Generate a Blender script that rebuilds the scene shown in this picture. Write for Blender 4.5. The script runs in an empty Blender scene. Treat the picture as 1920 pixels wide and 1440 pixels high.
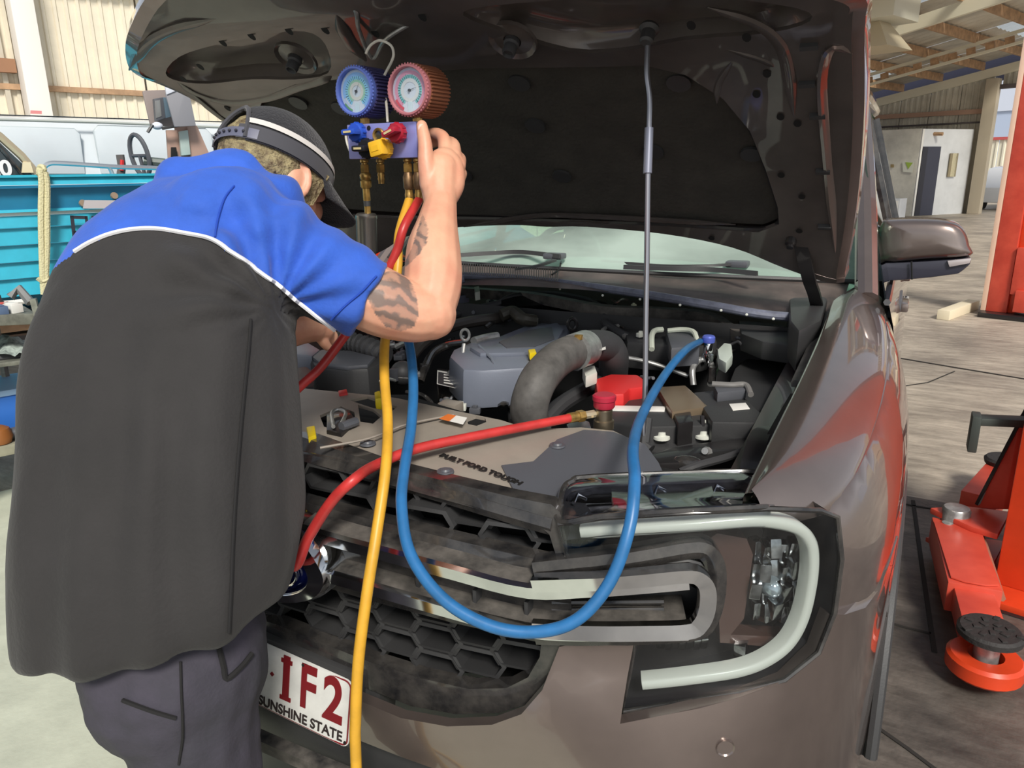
import bpy, bmesh, math, random
from mathutils import Vector, Matrix, noise
from mathutils.geometry import delaunay_2d_cdt
from mathutils.bvhtree import BVHTree
random.seed(7)
V = Vector
SC = bpy.context.scene
COL = SC.collection
# ---------------------------------------------------------------- camera, world, sun, exposure
CAM = V((0.943, -0.870, 1.536)); FPX = 1404.0
yaw, pit, rol = (math.radians(a) for a in (-27.68, 15.95, -0.797))
FW = V((math.sin(yaw)*math.cos(pit), math.cos(yaw)*math.cos(pit), -math.sin(pit)))
r0 = V((math.cos(yaw), -math.sin(yaw), 0)); u0 = r0.cross(FW)
RT = r0*math.cos(rol) + u0*math.sin(rol); UP = -r0*math.sin(rol) + u0*math.cos(rol)
cd = bpy.data.cameras.new('camera'); cam = bpy.data.objects.new('camera', cd); COL.objects.link(cam)
m = Matrix.Identity(4)
for i in range(3):
    m[i][0], m[i][1], m[i][2], m[i][3] = RT[i], UP[i], -FW[i], CAM[i]
cam.matrix_world = m
cd.sensor_width = 36; cd.lens = FPX/1920*36; cd.clip_start = 0.02; cd.clip_end = 300
SC.camera = cam
SC.view_settings.view_transform = 'Standard'; SC.view_settings.look = 'None'
SC.view_settings.gamma = 1; SC.view_settings.use_curve_mapping = False
SC.view_settings.exposure = 0.48
w = bpy.data.worlds.new('world'); SC.world = w; w.use_nodes = True
nt = w.node_tree; bg = nt.nodes['Background']
sky = nt.nodes.new('ShaderNodeTexSky'); sky.sky_type = 'HOSEK_WILKIE'; sky.turbidity = 5.0; sky.ground_albedo = 0.4
sky.sun_direction = V((0.55, -0.62, 0.75)).normalized()
hs = nt.nodes.new('ShaderNodeHueSaturation'); hs.inputs['Saturation'].default_value = 0.35
nt.links.new(sky.outputs[0], hs.inputs['Color']); nt.links.new(hs.outputs[0], bg.inputs[0])
bg.inputs[1].default_value = 2.3
sd = bpy.data.lights.new('sun', 'SUN'); sd.energy = 2.6; sd.angle = math.radians(14); sd.color = (1.0, 0.95, 0.87)
sun = bpy.data.objects.new('sun', sd); COL.objects.link(sun)
sun.rotation_euler = V((0.50, -0.60, 0.72)).to_track_quat('Z', 'Y').to_euler(); sun.location = (3, -4, 8)

# ---------------------------------------------------------------- pixels to points
def ray(px, py): return FW + RT*((px-960)/FPX) - UP*((py-720)/FPX)
def at(px, py, t): return CAM + ray(px, py)*t
def onZ(px, py, z): d = ray(px, py); return CAM + d*((z-CAM.z)/d.z)
def onY(px, py, y): d = ray(px, py); return CAM + d*((y-CAM.y)/d.y)
def onX(px, py, x): d = ray(px, py); return CAM + d*((x-CAM.x)/d.x)
def onP(px, py, p, n):
    d = ray(px, py); n = V(n); return CAM + d*((V(p)-CAM).dot(n)/d.dot(n))
def prj(p):
    d = V(p)-CAM; z = d.dot(FW); return (960+FPX*d.dot(RT)/z, 720-FPX*d.dot(UP)/z)

# ---------------------------------------------------------------- materials
MATS = {}
def lin(c): return tuple(((v/255)/12.92 if v/255 <= .04045 else ((v/255+.055)/1.055)**2.4) for v in c) + (1,)
def mat(name, col=(128,128,128), rough=.5, metal=0, var=0, vscale=8, var2=None, bump=0, bscale=40, coat=0, spec=.5, emit=0, trans=0, sheen=0, flake=0):
    if name in MATS: return MATS[name]
    m = bpy.data.materials.new(name); m.use_nodes = True; t = m.node_tree; b = t.nodes['Principled BSDF']; L = t.links
    b.inputs['Base Color'].default_value = lin(col); b.inputs['Roughness'].default_value = rough
    b.inputs['Metallic'].default_value = metal; b.inputs['Specular IOR Level'].default_value = spec
    if coat: b.inputs['Coat Weight'].default_value = coat; b.inputs['Coat Roughness'].default_value = .03
    if trans: b.inputs['Transmission Weight'].default_value = trans
    if sheen: b.inputs['Sheen Weight'].default_value = sheen
    if emit: b.inputs['Emission Color'].default_value = lin(col); b.inputs['Emission Strength'].default_value = emit
    if var or bump or flake:
        tc = t.nodes.new('ShaderNodeTexCoord')
    if var:
        n = t.nodes.new('ShaderNodeTexNoise'); n.inputs['Scale'].default_value = vscale; n.inputs['Detail'].default_value = 6; n.inputs['Roughness'].default_value = .62
        L.new(tc.outputs['Object'], n.inputs['Vector'])
        r = t.nodes.new('ShaderNodeValToRGB'); r.color_ramp.elements[0].position = .33; r.color_ramp.elements[1].position = .68
        a = var2 or tuple(max(0, c*(1-var)) for c in col)
        r.color_ramp.elements[0].color = lin(a); r.color_ramp.elements[1].color = lin(col)
        L.new(n.outputs['Fac'], r.inputs['Fac']); L.new(r.outputs[0], b.inputs['Base Color'])
    if bump:
        n2 = t.nodes.new('ShaderNodeTexNoise'); n2.inputs['Scale'].default_value = bscale; n2.inputs['Detail'].default_value = 4
        L.new(tc.outputs['Object'], n2.inputs['Vector'])
        bp = t.nodes.new('ShaderNodeBump'); bp.inputs['Strength'].default_value = bump; bp.inputs['Distance'].default_value = .01
        L.new(n2.outputs['Fac'], bp.inputs['Height']); L.new(bp.outputs[0], b.inputs['Normal'])
    MATS[name] = m; return m
def glassmat(name, tint=(230,240,235), refl=1.0, rough=0.0, alpha=None):
    """thin clear sheet: see-through with a mirror-like sheen that grows at grazing angles"""
    if name in MATS: return MATS[name]
    m = bpy.data.materials.new(name); m.use_nodes = True; t = m.node_tree; L = t.links
    for n in list(t.nodes):
        if n.type != 'OUTPUT_MATERIAL': t.nodes.remove(n)
    o = [n for n in t.nodes if n.type == 'OUTPUT_MATERIAL'][0]
    tr = t.nodes.new('ShaderNodeBsdfTransparent'); tr.inputs[0].default_value = lin(tint)
    gl = t.nodes.new('ShaderNodeBsdfGlossy'); gl.inputs['Roughness'].default_value = rough
    lw = t.nodes.new('ShaderNodeLayerWeight'); lw.inputs[0].default_value = .5
    pw = t.nodes.new('ShaderNodeMath'); pw.operation = 'POWER'; pw.inputs[1].default_value = 5; L.new(lw.outputs['Facing'], pw.inputs[0])
    fr = t.nodes.new('ShaderNodeMath'); fr.operation = 'MULTIPLY_ADD'; fr.inputs[1].default_value = .96; fr.inputs[2].default_value = .04; L.new(pw.outputs[0], fr.inputs[0])
    mu = t.nodes.new('ShaderNodeMath'); mu.operation = 'MULTIPLY'; mu.inputs[1].default_value = refl; mu.use_clamp = True
    mx = t.nodes.new('ShaderNodeMixShader')
    L.new(fr.outputs[0], mu.inputs[0]); L.new(mu.outputs[0], mx.inputs[0]); L.new(tr.outputs[0], mx.inputs[1]); L.new(gl.outputs[0], mx.inputs[2])
    L.new(mx.outputs[0], o.inputs[0]); MATS[name] = m; return m

# ---------------------------------------------------------------- mesh building
def catmull(pts, n=6, closed=False):
    pts = [V(p) for p in pts]; out = []; N = len(pts)
    if N < 3 or n <= 1: return pts
    rng = range(N) if closed else range(N-1)
    for i in rng:
        p0 = pts[(i-1) % N] if closed or i > 0 else pts[0]*2-pts[1]
        p1 = pts[i]; p2 = pts[(i+1) % N]
        p3 = pts[(i+2) % N] if closed or i+2 < N else pts[-1]*2-pts[-2]
        for k in range(n):
            t = k/n
            out.append(.5*((2*p1)+(p2-p0)*t+(2*p0-5*p1+4*p2-p3)*t*t+(3*p1-p0-3*p2+p3)*t**3))
    if not closed: out.append(pts[-1])
    return out
def frames(path, up=None):
    """tangent, side, up triples carried along a path without twist"""
    n = len(path); T = []
    for i in range(n):
        d = path[min(i+1, n-1)]-path[max(i-1, 0)]
        T.append(d.normalized() if d.length > 1e-9 else V((0,0,1)))
    a = V(up) if up else (V((0,0,1)) if abs(T[0].z) < .9 else V((1,0,0)))
    res = []
    s = T[0].cross(a).normalized()
    for t in T:
        if up: s2 = t.cross(V(up))
        else: s2 = s - t*s.dot(t)
        if s2.length > 1e-6: s = s2.normalized()
        res.append((t, s, s.cross(t).normalized()))
    return res
class MB:
    def __init__(s): s.v = []; s.f = []; s.mi = []
    def add(s, vs, fs, mi=0):
        o = len(s.v); s.v += [V(x) for x in vs]; s.f += [[o+i for i in f] for f in fs]; s.mi += [mi]*len(fs); return s
    def box(s, c, size, rot=None, mi=0):
        c = V(c); hx, hy, hz = (x/2 for x in size); R = rot or Matrix.Identity(3)
        vs = [c + R @ V((x*hx, y*hy, z*hz)) for z in (-1,1) for y in (-1,1) for x in (-1,1)]
        return s.add(vs, [(0,2,3,1),(4,5,7,6),(0,1,5,4),(2,6,7,3),(0,4,6,2),(1,3,7,5)], mi)
    def tube(s, path, r, n=10, caps=True, closed=False, mi=0, sx=1, sy=1, up=None):
        path = [V(p) for p in path]; N = len(path); fr = frames(path, up); o = len(s.v)
        for i, p in enumerate(path):
            rr = r[i] if isinstance(r, (list, tuple)) else (r(i/(N-1)) if callable(r) else r); t, a, b = fr[i]
            for k in range(n):
                q = 2*math.pi*k/n; s.v.append(p + a*(math.cos(q)*rr*sx) + b*(math.sin(q)*rr*sy))
        for i in range(N if closed else N-1):
            for k in range(n):
                a = o+i*n+k; b = o+i*n+(k+1) % n; c = o+((i+1) % N)*n+(k+1) % n; d = o+((i+1) % N)*n+k
                s.f.append([a,b,c,d]); s.mi.append(mi)
        if caps and not closed:
            s.f.append([o+k for k in range(n)][::-1]); s.f.append([o+(N-1)*n+k for k in range(n)]); s.mi += [mi, mi]
        return s
    def sweep(s, path, prof, up=(0,0,1), closed=False, caps=True, mi=0, ups=None):
        """profile points (a, b): a along side (tangent x up), b along up"""
        path = [V(p) for p in path]; N = len(path); n = len(prof); o = len(s.v); fr = frames(path, up)
        for i, p in enumerate(path):
            t, a, b = fr[i]
            if ups: b = V(ups[i]).normalized(); a = t.cross(b).normalized()
            pr = prof(i/(N-1)) if callable(prof) else prof
            for x, y in pr: s.v.append(p + a*x + b*y)
        for i in range(N if closed else N-1):
            for k in range(n):
                j = (i+1) % N; s.f.append([o+i*n+k, o+i*n+(k+1) % n, o+j*n+(k+1) % n, o+j*n+k]); s.mi.append(mi)
        if caps and not closed:
            s.f.append([o+k for k in range(n)][::-1]); s.f.append([o+(N-1)*n+k for k in range(n)]); s.mi += [mi, mi]
        return s
    def lathe(s, prof, c, axis=(0,0,1), n=24, mi=0, ref=None, squash=1, ring=False):
        """profile (radius, height along axis); closed ends when the radius is 0"""
        ax = V(axis).normalized(); a = (V(ref) if ref else (V((1,0,0)) if abs(ax.x) < .8 else V((0,1,0)))); a = (a-ax*a.dot(ax)).normalized(); b = ax.cross(a); c = V(c); o = len(s.v); N = len(prof)
        for r, h in prof:
            for k in range(n):
                q = 2*math.pi*k/n; s.v.append(c + ax*h + a*(math.cos(q)*r) + b*(math.sin(q)*r*squash))
        for i in range(N-1):
            for k in range(n):
                s.f.append([o+i*n+k, o+i*n+(k+1) % n, o+(i+1)*n+(k+1) % n, o+(i+1)*n+k]); s.mi.append(mi)
        if ring:
            for k in range(n): s.f.append([o+(N-1)*n+k, o+(N-1)*n+(k+1) % n, o+(k+1) % n, o+k]); s.mi.append(mi)
            return s
        s.f.append([o+k for k in range(n)][::-1]); s.f.append([o+(N-1)*n+k for k in range(n)]); s.mi += [mi, mi]
        return s
    def prism(s, poly, d, mi=0):
        """3D planar outline pushed along vector d"""
        n = len(poly); d = V(d)
        return s.add([V(p) for p in poly]+[V(p)+d for p in poly], [list(range(n))[::-1], list(range(n, 2*n))]+[[i, (i+1) % n, n+(i+1) % n, n+i] for i in range(n)], mi)
    def grid(s, rows, mi=0, closed=False):
        o = len(s.v); n = len(rows[0])
        for r in rows: s.v += [V(p) for p in r]
        for i in range(len(rows)-1):
            for k in range(n if closed else n-1):
                s.f.append([o+i*n+k, o+i*n+(k+1) % n, o+(i+1)*n+(k+1) % n, o+(i+1)*n+k]); s.mi.append(mi)
        return s
    def ball(s, c, r, n=12, m=8, mi=0, R=None):
        r = V(r) if hasattr(r, '__len__') else V((r,r,r)); R = R or Matrix.Identity(3); c = V(c); o = len(s.v)
        for i in range(1, m):
            for k in range(n):
                th = math.pi*i/m; q = 2*math.pi*k/n
                s.v.append(c + R @ V((r.x*math.sin(th)*math.cos(q), r.y*math.sin(th)*math.sin(q), r.z*math.cos(th))))
        s.v += [c + R @ V((0,0,r.z)), c + R @ V((0,0,-r.z))]; t = len(s.v)-2
        for i in range(m-2):
            for k in range(n): s.f.append([o+i*n+k, o+(i+1)*n+k, o+(i+1)*n+(k+1) % n, o+i*n+(k+1) % n]); s.mi.append(mi)
        for k in range(n):
            s.f.append([t, o+k, o+(k+1) % n]); s.f.append([t+1, o+(m-2)*n+(k+1) % n, o+(m-2)*n+k]); s.mi += [mi, mi]
        return s
    def build(s, name, material, parent=None, smooth=True, bevel=0, seg=2, angle=35, fix=True):
        me = bpy.data.meshes.new(name); me.from_pydata([tuple(v) for v in s.v], [], s.f)
        ms = material if isinstance(material, (list, tuple)) else [material]
        for q in ms: me.materials.append(q)
        if len(ms) > 1: me.polygons.foreach_set('material_index', s.mi)
        bm = bmesh.new(); bm.from_mesh(me)
        if fix: bmesh.ops.recalc_face_normals(bm, faces=bm.faces)
        if bevel:
            bmesh.ops.remove_doubles(bm, verts=bm.verts, dist=1e-5)
            es = [e for e in bm.edges if len(e.link_faces) == 2 and e.calc_face_angle(0) > .5]
            bmesh.ops.bevel(bm, geom=es, offset=bevel, segments=seg, profile=.6, affect='EDGES', clamp_overlap=True)
        bm.to_mesh(me); bm.free()
        return link(name, me, parent, smooth, angle)
def link(name, me, parent=None, smooth=True, angle=35):
    if smooth:
        me.polygons.foreach_set('use_smooth', [True]*len(me.polygons))
        try: me.set_sharp_from_angle(angle=math.radians(angle))
        except Exception: pass
    o = bpy.data.objects.new(name, me); COL.objects.link(o)
    if parent is not None: adopt(o, parent)
    return o
def adopt(o, parent):
    o.parent = parent; o.matrix_parent_inverse = WM(parent).inverted()
def WM(o):
    """world matrix without waiting for the depsgraph"""
    m = o.matrix_basis.copy()
    return m if o.parent is None else WM(o.parent) @ o.matrix_parent_inverse @ m
def tag(o, label, cat, group=None):
    o['label'] = label; o['category'] = cat
    if group: o['group'] = group
    return o
def thing(name, label, cat, loc=(0,0,0), group=None):
    o = bpy.data.objects.new(name, None); COL.objects.link(o); o.location = loc; o.empty_display_size = .1
    return tag(o, label, cat, group)
def struct(o): o['kind'] = 'structure'; return o
def copy_tree(o, parent=None, mtx=None):
    c = o.copy(); COL.objects.link(c)
    if parent is not None: c.parent = parent
    for ch in list(o.children): copy_tree(ch, c)
    if mtx is not None: c.matrix_basis = mtx
    return c
def mirror_copy(o, parent):
    """the same part on the other flank of the truck (x -> -x), with its sub-parts"""
    me = o.data.copy()
    for v in me.vertices: v.co.x = -v.co.x
    me.flip_normals()
    c = bpy.data.objects.new(o.name.split('.')[0], me); COL.objects.link(c); adopt(c, parent)
    for ch in list(o.children): mirror_copy(ch, c)
    return c
def inside(p, poly):
    x, y = p; r = False; n = len(poly); j = n-1
    for i in range(n):
        xi, yi = poly[i]; xj, yj = poly[j]
        if (yi > y) != (yj > y) and x < (xj-xi)*(y-yi)/(yj-yi)+xi: r = not r
        j = i
    return r
def cdt_fill(outer, holes=(), step=.03):
    """triangles inside an outline, with a regular scatter of inner points"""
    vs = [V(p) for p in outer]; es = [(i, (i+1) % len(outer)) for i in range(len(outer))]
    for h in holes:
        o = len(vs); vs += [V(p) for p in h]; es += [(o+i, o+(i+1) % len(h)) for i in range(len(h))]
    xs = [p[0] for p in outer]; ys = [p[1] for p in outer]
    x = min(xs)+step*.5; k = 0
    while x < max(xs):
        y = min(ys)+step*(.5 if k % 2 else 1.0)
        while y < max(ys):
            if inside((x, y), outer) and not any(inside((x, y), h) for h in holes):
                if min((V((x,y))-q).length for q in vs[:len(outer)]) > step*.35: vs.append(V((x, y)))
            y += step
        x += step; k += 1
    r = delaunay_2d_cdt([V((v[0], v[1])) for v in vs], es, [], 0, 1e-6)
    tri = []
    for f in r[2]:
        c = sum((r[0][i] for i in f), V((0,0)))/len(f)
        if inside(c, outer) and not any(inside(c, h) for h in holes): tri.append(list(f))
    return r[0], tri
def sheet(vs, tri, fn, fnb, name, material, parent, smooth=True, angle=40):
    """closed shell: front fn(x, y), back fnb(x, y), rim along open edges"""
    n = len(vs); mb = MB(); A = [fn(v[0], v[1]) for v in vs]; B = [fnb(v[0], v[1]) for v in vs]
    cnt = {}
    for f in tri:
        for i in range(3):
            e = (f[i], f[(i+1) % 3]); cnt[tuple(sorted(e))] = cnt.get(tuple(sorted(e)), [])+[e]
    fs = [f for f in tri]+[[n+i for i in f[::-1]] for f in tri]
    for e in cnt.values():
        if len(e) == 1: a, b = e[0]; fs.append([b, a, n+a, n+b])
    mb.add(A+B, fs)
    return mb.build(name, material, parent, smooth, angle=angle)
def text_mesh(s, size, font_depth=.0005, bold=0, align='CENTER'):
    cu = bpy.data.curves.new('lettering', 'FONT'); cu.body = s; cu.size = size; cu.extrude = font_depth; cu.align_x = align; cu.align_y = 'CENTER'; cu.offset = bold
    o = bpy.data.objects.new('lettering', cu); COL.objects.link(o)
    dg = bpy.context.evaluated_depsgraph_get(); me = bpy.data.meshes.new_from_object(o.evaluated_get(dg))
    bpy.data.objects.remove(o); bpy.data.curves.remove(cu); return me
def text_obj(name, s, size, mtx, material, parent, depth=.0005, bold=0, sx=1.0, warp=None):
    me = text_mesh(s, size, depth, bold); me.materials.clear(); me.materials.append(material)
    for v in me.vertices:
        c = V((v.co.x*sx, v.co.y, v.co.z)); v.co = warp(c) if warp else mtx @ c
    return link(name, me, parent, smooth=False)
def basis(x, y, z, o):
    m = Matrix.Identity(4)
    for i in range(3): m[i][0], m[i][1], m[i][2], m[i][3] = x[i], y[i], z[i], o[i]
    return m
def realize(o):
    """bake modifiers of an object into its mesh"""
    dg = bpy.context.evaluated_depsgraph_get(); me = bpy.data.meshes.new_from_object(o.evaluated_get(dg))
    o.modifiers.clear(); old = o.data; o.data = me; bpy.data.meshes.remove(old); return o
def pxs(l, z): return [onZ(a, b, z) for a, b in l]
def slab(name, out, zt, zb, material, parent, bevel=.006, taper=0, seg=2, world=False):
    """a moulded box whose top outline is traced at height zt and whose sides run down to zb"""
    top = [V((p[0], p[1], zt)) for p in out] if world else pxs(out, zt); c = sum(top, V())/len(top)
    bot = [V((p.x+(p.x-c.x)*taper, p.y+(p.y-c.y)*taper, zb)) for p in top]; n = len(top)
    mb = MB().add(bot+top, [list(range(n))[::-1], list(range(n, 2*n))]+[[i, (i+1) % n, n+(i+1) % n, n+i] for i in range(n)])
    return mb.build(name, material, parent, bevel=bevel, seg=seg)
def hose(name, pts, r, material, parent, n=10, sub=6, caps=True, closed=False):
    """pts: (px, py, z) traced points or Vectors"""
    P = [p if isinstance(p, Vector) else onZ(*p) for p in pts]
    return MB().tube(catmull(P, sub, closed), r, n, caps, closed).build(name, material, parent)
# ================================================================ the workshop (built in its own axes: a across, b along)
BE = math.radians(20.3); E1 = V((math.sin(BE), math.cos(BE), 0)); E2 = V((math.cos(BE), -math.sin(BE), 0)); BO = V((CAM.x, CAM.y, 0))
ZV = V((0,0,1))
def BP(a, b, z=0): return BO + E2*a + E1*b + ZV*z
def onA(px, py, a): return onP(px, py, BP(a, 0), E2)
def onB(px, py, b): return onP(px, py, BP(0, b), E1)
BROT = Matrix((E2, E1, ZV)).transposed()
def bbox(mb, a0, a1, b0, b1, z0, z1, mi=0): return mb.box(BP((a0+a1)/2, (b0+b1)/2, (z0+z1)/2), (abs(a1-a0), abs(b1-b0), abs(z1-z0)), BROT, mi)
CONC = mat('concrete_floor', (206,193,175), .55, var=.36, vscale=1.1, var2=(146,136,124), bump=.35, bscale=26)
def conc_detail(m):
    t = m.node_tree; L = t.links; b = t.nodes['Principled BSDF']; tc = [n for n in t.nodes if n.type == 'TEX_COORD'][0]
    src = b.inputs['Base Color'].links[0].from_socket
    n = t.nodes.new('ShaderNodeTexNoise'); n.inputs['Scale'].default_value = 9; n.inputs['Detail'].default_value = 9; n.inputs['Roughness'].default_value = .75
    mp = t.nodes.new('ShaderNodeMapping'); mp.inputs['Scale'].default_value = (.35,1.6,1); mp.inputs['Rotation'].default_value = (0,0,.5)
    L.new(tc.outputs['Object'], mp.inputs[0]); L.new(mp.outputs[0], n.inputs['Vector'])
    r = t.nodes.new('ShaderNodeValToRGB'); r.color_ramp.elements[0].position = .36; r.color_ramp.elements[1].position = .6
    r.color_ramp.elements[0].color = (.22,.21,.20,1); r.color_ramp.elements[1].color = (1,1,1,1); L.new(n.outputs['Fac'], r.inputs[0])
    mx = t.nodes.new('ShaderNodeMix'); mx.data_type = 'RGBA'; mx.blend_type = 'MULTIPLY'; mx.inputs[0].default_value = .55
    L.new(src, mx.inputs[6]); L.new(r.outputs[0], mx.inputs[7]); L.new(mx.outputs[2], b.inputs['Base Color'])
conc_detail(CONC)
SHADEC = mat('shaded_concrete', (128,120,111), .5, var=.5, vscale=2.0, var2=(74,69,65), bump=.4, bscale=30); conc_detail(SHADEC)  # near slab's shade put into the colour, with random stains over it
PALE = mat('pale_floor', (206,210,190), .5, var=.10, vscale=5, bump=.1, bscale=60)
SHEET = mat('cream_wall_sheet', (232,222,200), .55, var=.06, vscale=3)
SHEETG = mat('grey_wall_sheet', (204,196,178), .55, var=.15, vscale=2)
ROOFM = mat('roof_sheet', (226,220,206), .45, .3, var=.25, vscale=.8)
TIMBER = mat('roof_timber', (196,158,122), .7, var=.25, vscale=6)
RAFT = mat('painted_rafter', (220,214,194), .55)
WHITEW = mat('office_white', (226,228,232), .6, var=.05, vscale=3)
OFFG = mat('office_grey', (214,210,200), .6, var=.12, vscale=3)
DARKM = mat('dark_opening', (60,62,78), .5)
def struct_obj(o): o['kind'] = 'structure'; return o
fl = MB().prism([BP(-40,-14,0), BP(40,-14,0), BP(40,75,0), BP(-40,75,0)], V((0,0,-.2))).build('floor', CONC, None, smooth=False); struct_obj(fl)
# paler floor bay under the boat side and ahead of the truck
q = MB().prism([BP(-4.35,-6,0), BP(.3,-6,0), BP(.0,-.6,0), V((.75,-.25,0)), V((.75,.9,0)), BP(-1.6,3.2,0), BP(-4.35,1.6,0)], V((0,0,.003))).build('pale_bay', PALE, fl, smooth=False)
MB().prism([V((.76,-9,0)), V((9,-9,0)), V((9,2.55,0)), V((.9,2.95,0)), V((.76,2.95,0))], V((0,0,.0025))).build('shaded_slab', SHADEC, fl, smooth=False)  # darker sheet over the near floor, carrying its painted shade
def groove(pts, w=.012):
    P = [V((p.x, p.y, .0045)) for p in pts]; MB().sweep(P, [(-w/2,-.002),(w/2,-.002),(w/2,.0015),(-w/2,.0015)]).build('floor_joint', mat('joint_dark', (44,41,38), .8), fl)
groove([onZ(1712,940,0), onZ(1728,1060,0), onZ(1752,1225,0)], .016)
groove([onZ(1662,668,0), onZ(1780,688,0), onZ(1925,712,0)], .02)
groove([onZ(1690,945,0), onZ(1712,950,0), onZ(1790,962,0)], .012)
groove([onZ(1650,1370,0), onZ(1700,1405,0), onZ(1760,1450,0)], .012)
groove([onZ(1665,735,0), onZ(1700,724,0), onZ(1740,718,0), onZ(1790,697,0)], .008)
groove([onZ(1655,1165,0), onZ(1695,1178,0), onZ(1745,1190,0)], .01)
def corr(mb, p0, p1, z0, z1a, z1b, pitch, depth, nrm, mi=0):
    """trapezoid-ribbed sheet between two ground points; top height may slope"""
    L_ = (p1-p0).length; n = max(1, int(L_/pitch)); d = (p1-p0)/L_; bot = []; top = []
    for k in range(n):
        for f, h in ((0,0),(.55,0),(.65,1),(.9,1),(1,0)):
            if f == 0 and k: continue
            x = (k+f)*L_/n; p = p0+d*x+nrm*(h*depth); zt = z1a+(z1b-z1a)*x/L_
            bot.append(p+ZV*z0); top.append(p+ZV*zt)
    mb.grid([bot, top], mi); return mb
SKYL = glassmat('skylight_sheet', (214,214,206), 1.0, .1)
# left wall
WL = -10.2
wl = struct_obj(bbox(MB(), WL-.16, WL-.10, -9, 15, 0, 3.75).build('wall_left', SHEETG, None, smooth=False))
b = -8.6
while b < 13:
    w_ = 1.32; corr(MB(), BP(WL,b), BP(WL,b+w_-.02), 0, 2.47, 2.47, .11, .02, E2).build('wall_sheet', SHEET, wl, smooth=False)
    corr(MB(), BP(WL,b), BP(WL,b+w_-.02), 2.50, 3.75, 3.75, .11, .02, E2).build('wall_sheet', SHEET, wl, smooth=False); b += w_
bbox(MB(), WL, WL+.06, -9, 14, 2.455, 2.515).build('girt', TIMBER, wl)
bbox(MB(), WL, WL+.12, -9, 14, 3.56, 3.70).build('eave_beam', mat('eave_cream', (240,226,190), .6), wl)
p = onA(52, 100, WL+.2); bb_ = (p-BO).dot(E1)
bbox(MB(), WL+.10, WL+.36, bb_-.11, bb_+.11, 0, 3.8).build('wall_post', mat('post_white', (228,222,214), .6), wl, bevel=.01)
bbox(MB(), WL+.05, WL+.14, bb_-2.2, bb_-.12, 2.62, 2.76).build('door_beam', mat('beam_brown', (150,110,82), .7), wl)
MB().tube([BP(WL+.14, bb_-.3, 3.2), BP(WL+.14, bb_-1.6, 2.6)], .05, 6).build('brace', mat('post_white', (228,222,214), .6), wl)
bbox(MB(), WL+.02, WL+.1, bb_-2.2, bb_-.12, 1.9, 2.02).build('door_rail', mat('beam_brown', (150,110,82), .7), wl)
for k in range(8): bbox(MB(), WL+.025, WL+.05, bb_-.25-k*.25, bb_-.25-k*.25+.05, 1.0, 3.5).build('door_stile', SHEETG, wl)
# roof
def rz(a): return 3.42+.187*(a+11.59)
A0, A1 = -13.6, -2.6; B0, B1 = 13.3, 27.6
roof = struct_obj(MB().sweep([BP(A0,B0,rz(A0)+.40), BP(A1,B0,rz(A1)+.40)], [(-.04,-.1),(.04,-.1),(.04,.1),(-.04,.1)]).build('ceiling', TIMBER, None, smooth=False))
a = A0
while a < A1-.2:       # corrugated roof sheets, ribs running down the slope
    b = B0
    while b < B1-.5:
        rows = []
        n = 14
        for k in range(n+1): rows.append([BP(a, b+k*2.3/n, rz(a)+.50+(.025 if k % 2 else 0)), BP(min(a+3.32, A1), b+k*2.3/n, rz(min(a+3.32, A1))+.50+(.025 if k % 2 else 0))])
        MB().grid(rows).build('roof_sheet', ROOFM if random.random() < .5 else SKYL, roof, smooth=False, fix=False); b += 2.32
    a += 3.32
for b in (13.5, 18.0, 22.6, 27.2):
    P = [BP(x, b, rz(x)+.1) for x in (A0, -9, -6, -4, A1)]
    if b == 22.6:
        lat = MB().sweep(P, [(-.05,.10),(.05,.10),(.05,.17),(-.05,.17)]).sweep([p-ZV*.16 for p in P], [(-.05,0),(.05,0),(.05,.06),(-.05,.06)]).build('lattice_rafter', RAFT, roof)
        x = A0+.3
        while x < A1: MB().box(BP(x, b, rz(x)+.07), (.20,.06,.20), BROT @ Matrix.Rotation(-.18, 3, 'Y')).build('web_plate', TIMBER, lat) ; x += .42
    else: MB().sweep(P, [(-.06,-.1),(.06,-.1),(.06,.16),(-.06,.16)]).build('rafter', RAFT, roof)
x = A0+.5
while x < A1:
    for b0, b1 in ((13.5,18.0),(18.0,22.6),(22.6,27.2)):
        bbox(MB(), x-.03, x+.03, b0+.02, b1-.02, rz(x)+.26, rz(x)+.48).build('purlin', TIMBER, roof)
    x += 1.15
# far gable wall
wf = struct_obj(MB().prism([BP(A0,27.5,0), BP(-8.2,27.5,0), BP(-8.2,27.5,rz(-8.2)), BP(A0,27.5,rz(A0))], E1*.05).build('wall_back', SHEETG, None, smooth=False))
a = A0
while a < -8.3:
    a1 = min(a+.9, -8.2); corr(MB(), BP(a,27.45), BP(a1-.02,27.45), 0, rz(a)+.1, rz(a1)+.1, .16, .03, -E1).build('wall_sheet', SHEETG, wf, smooth=False); a += .9
corr(MB(), BP(-8.0,27.45), BP(2.6,27.45), 3.75, rz(-8)+.1, rz(2.6)+.1, .16, .03, -E1).build('gable_sheet', SHEETG, wf, smooth=False)
bbox(MB(), -13, -8.2, 27.25, 27.4, 3.02, 3.16).build('girt', mat('girt_brown', (166,132,112), .7), wf)
bbox(MB(), -13, -8.2, 27.25, 27.35, 2.74, 2.79).build('rail', mat('rail_dark', (70,62,62), .7), wf)
bbox(MB(), -8.35, -8.0, 27.05, 27.35, 0, 4.0).build('door_column', mat('column_tan', (188,176,156), .6), wf, bevel=.02)
bbox(MB(), -8.0, 2.6, 27.2, 27.4, 3.70, 3.82).build('door_header', mat('rail_dark', (70,62,62), .7), wf)
bbox(MB(), -12.2, -12.0, 27.1, 27.3, 2.5, 3.4).build('red_post', mat('post_red', (190,96,70), .6), wf)
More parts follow.
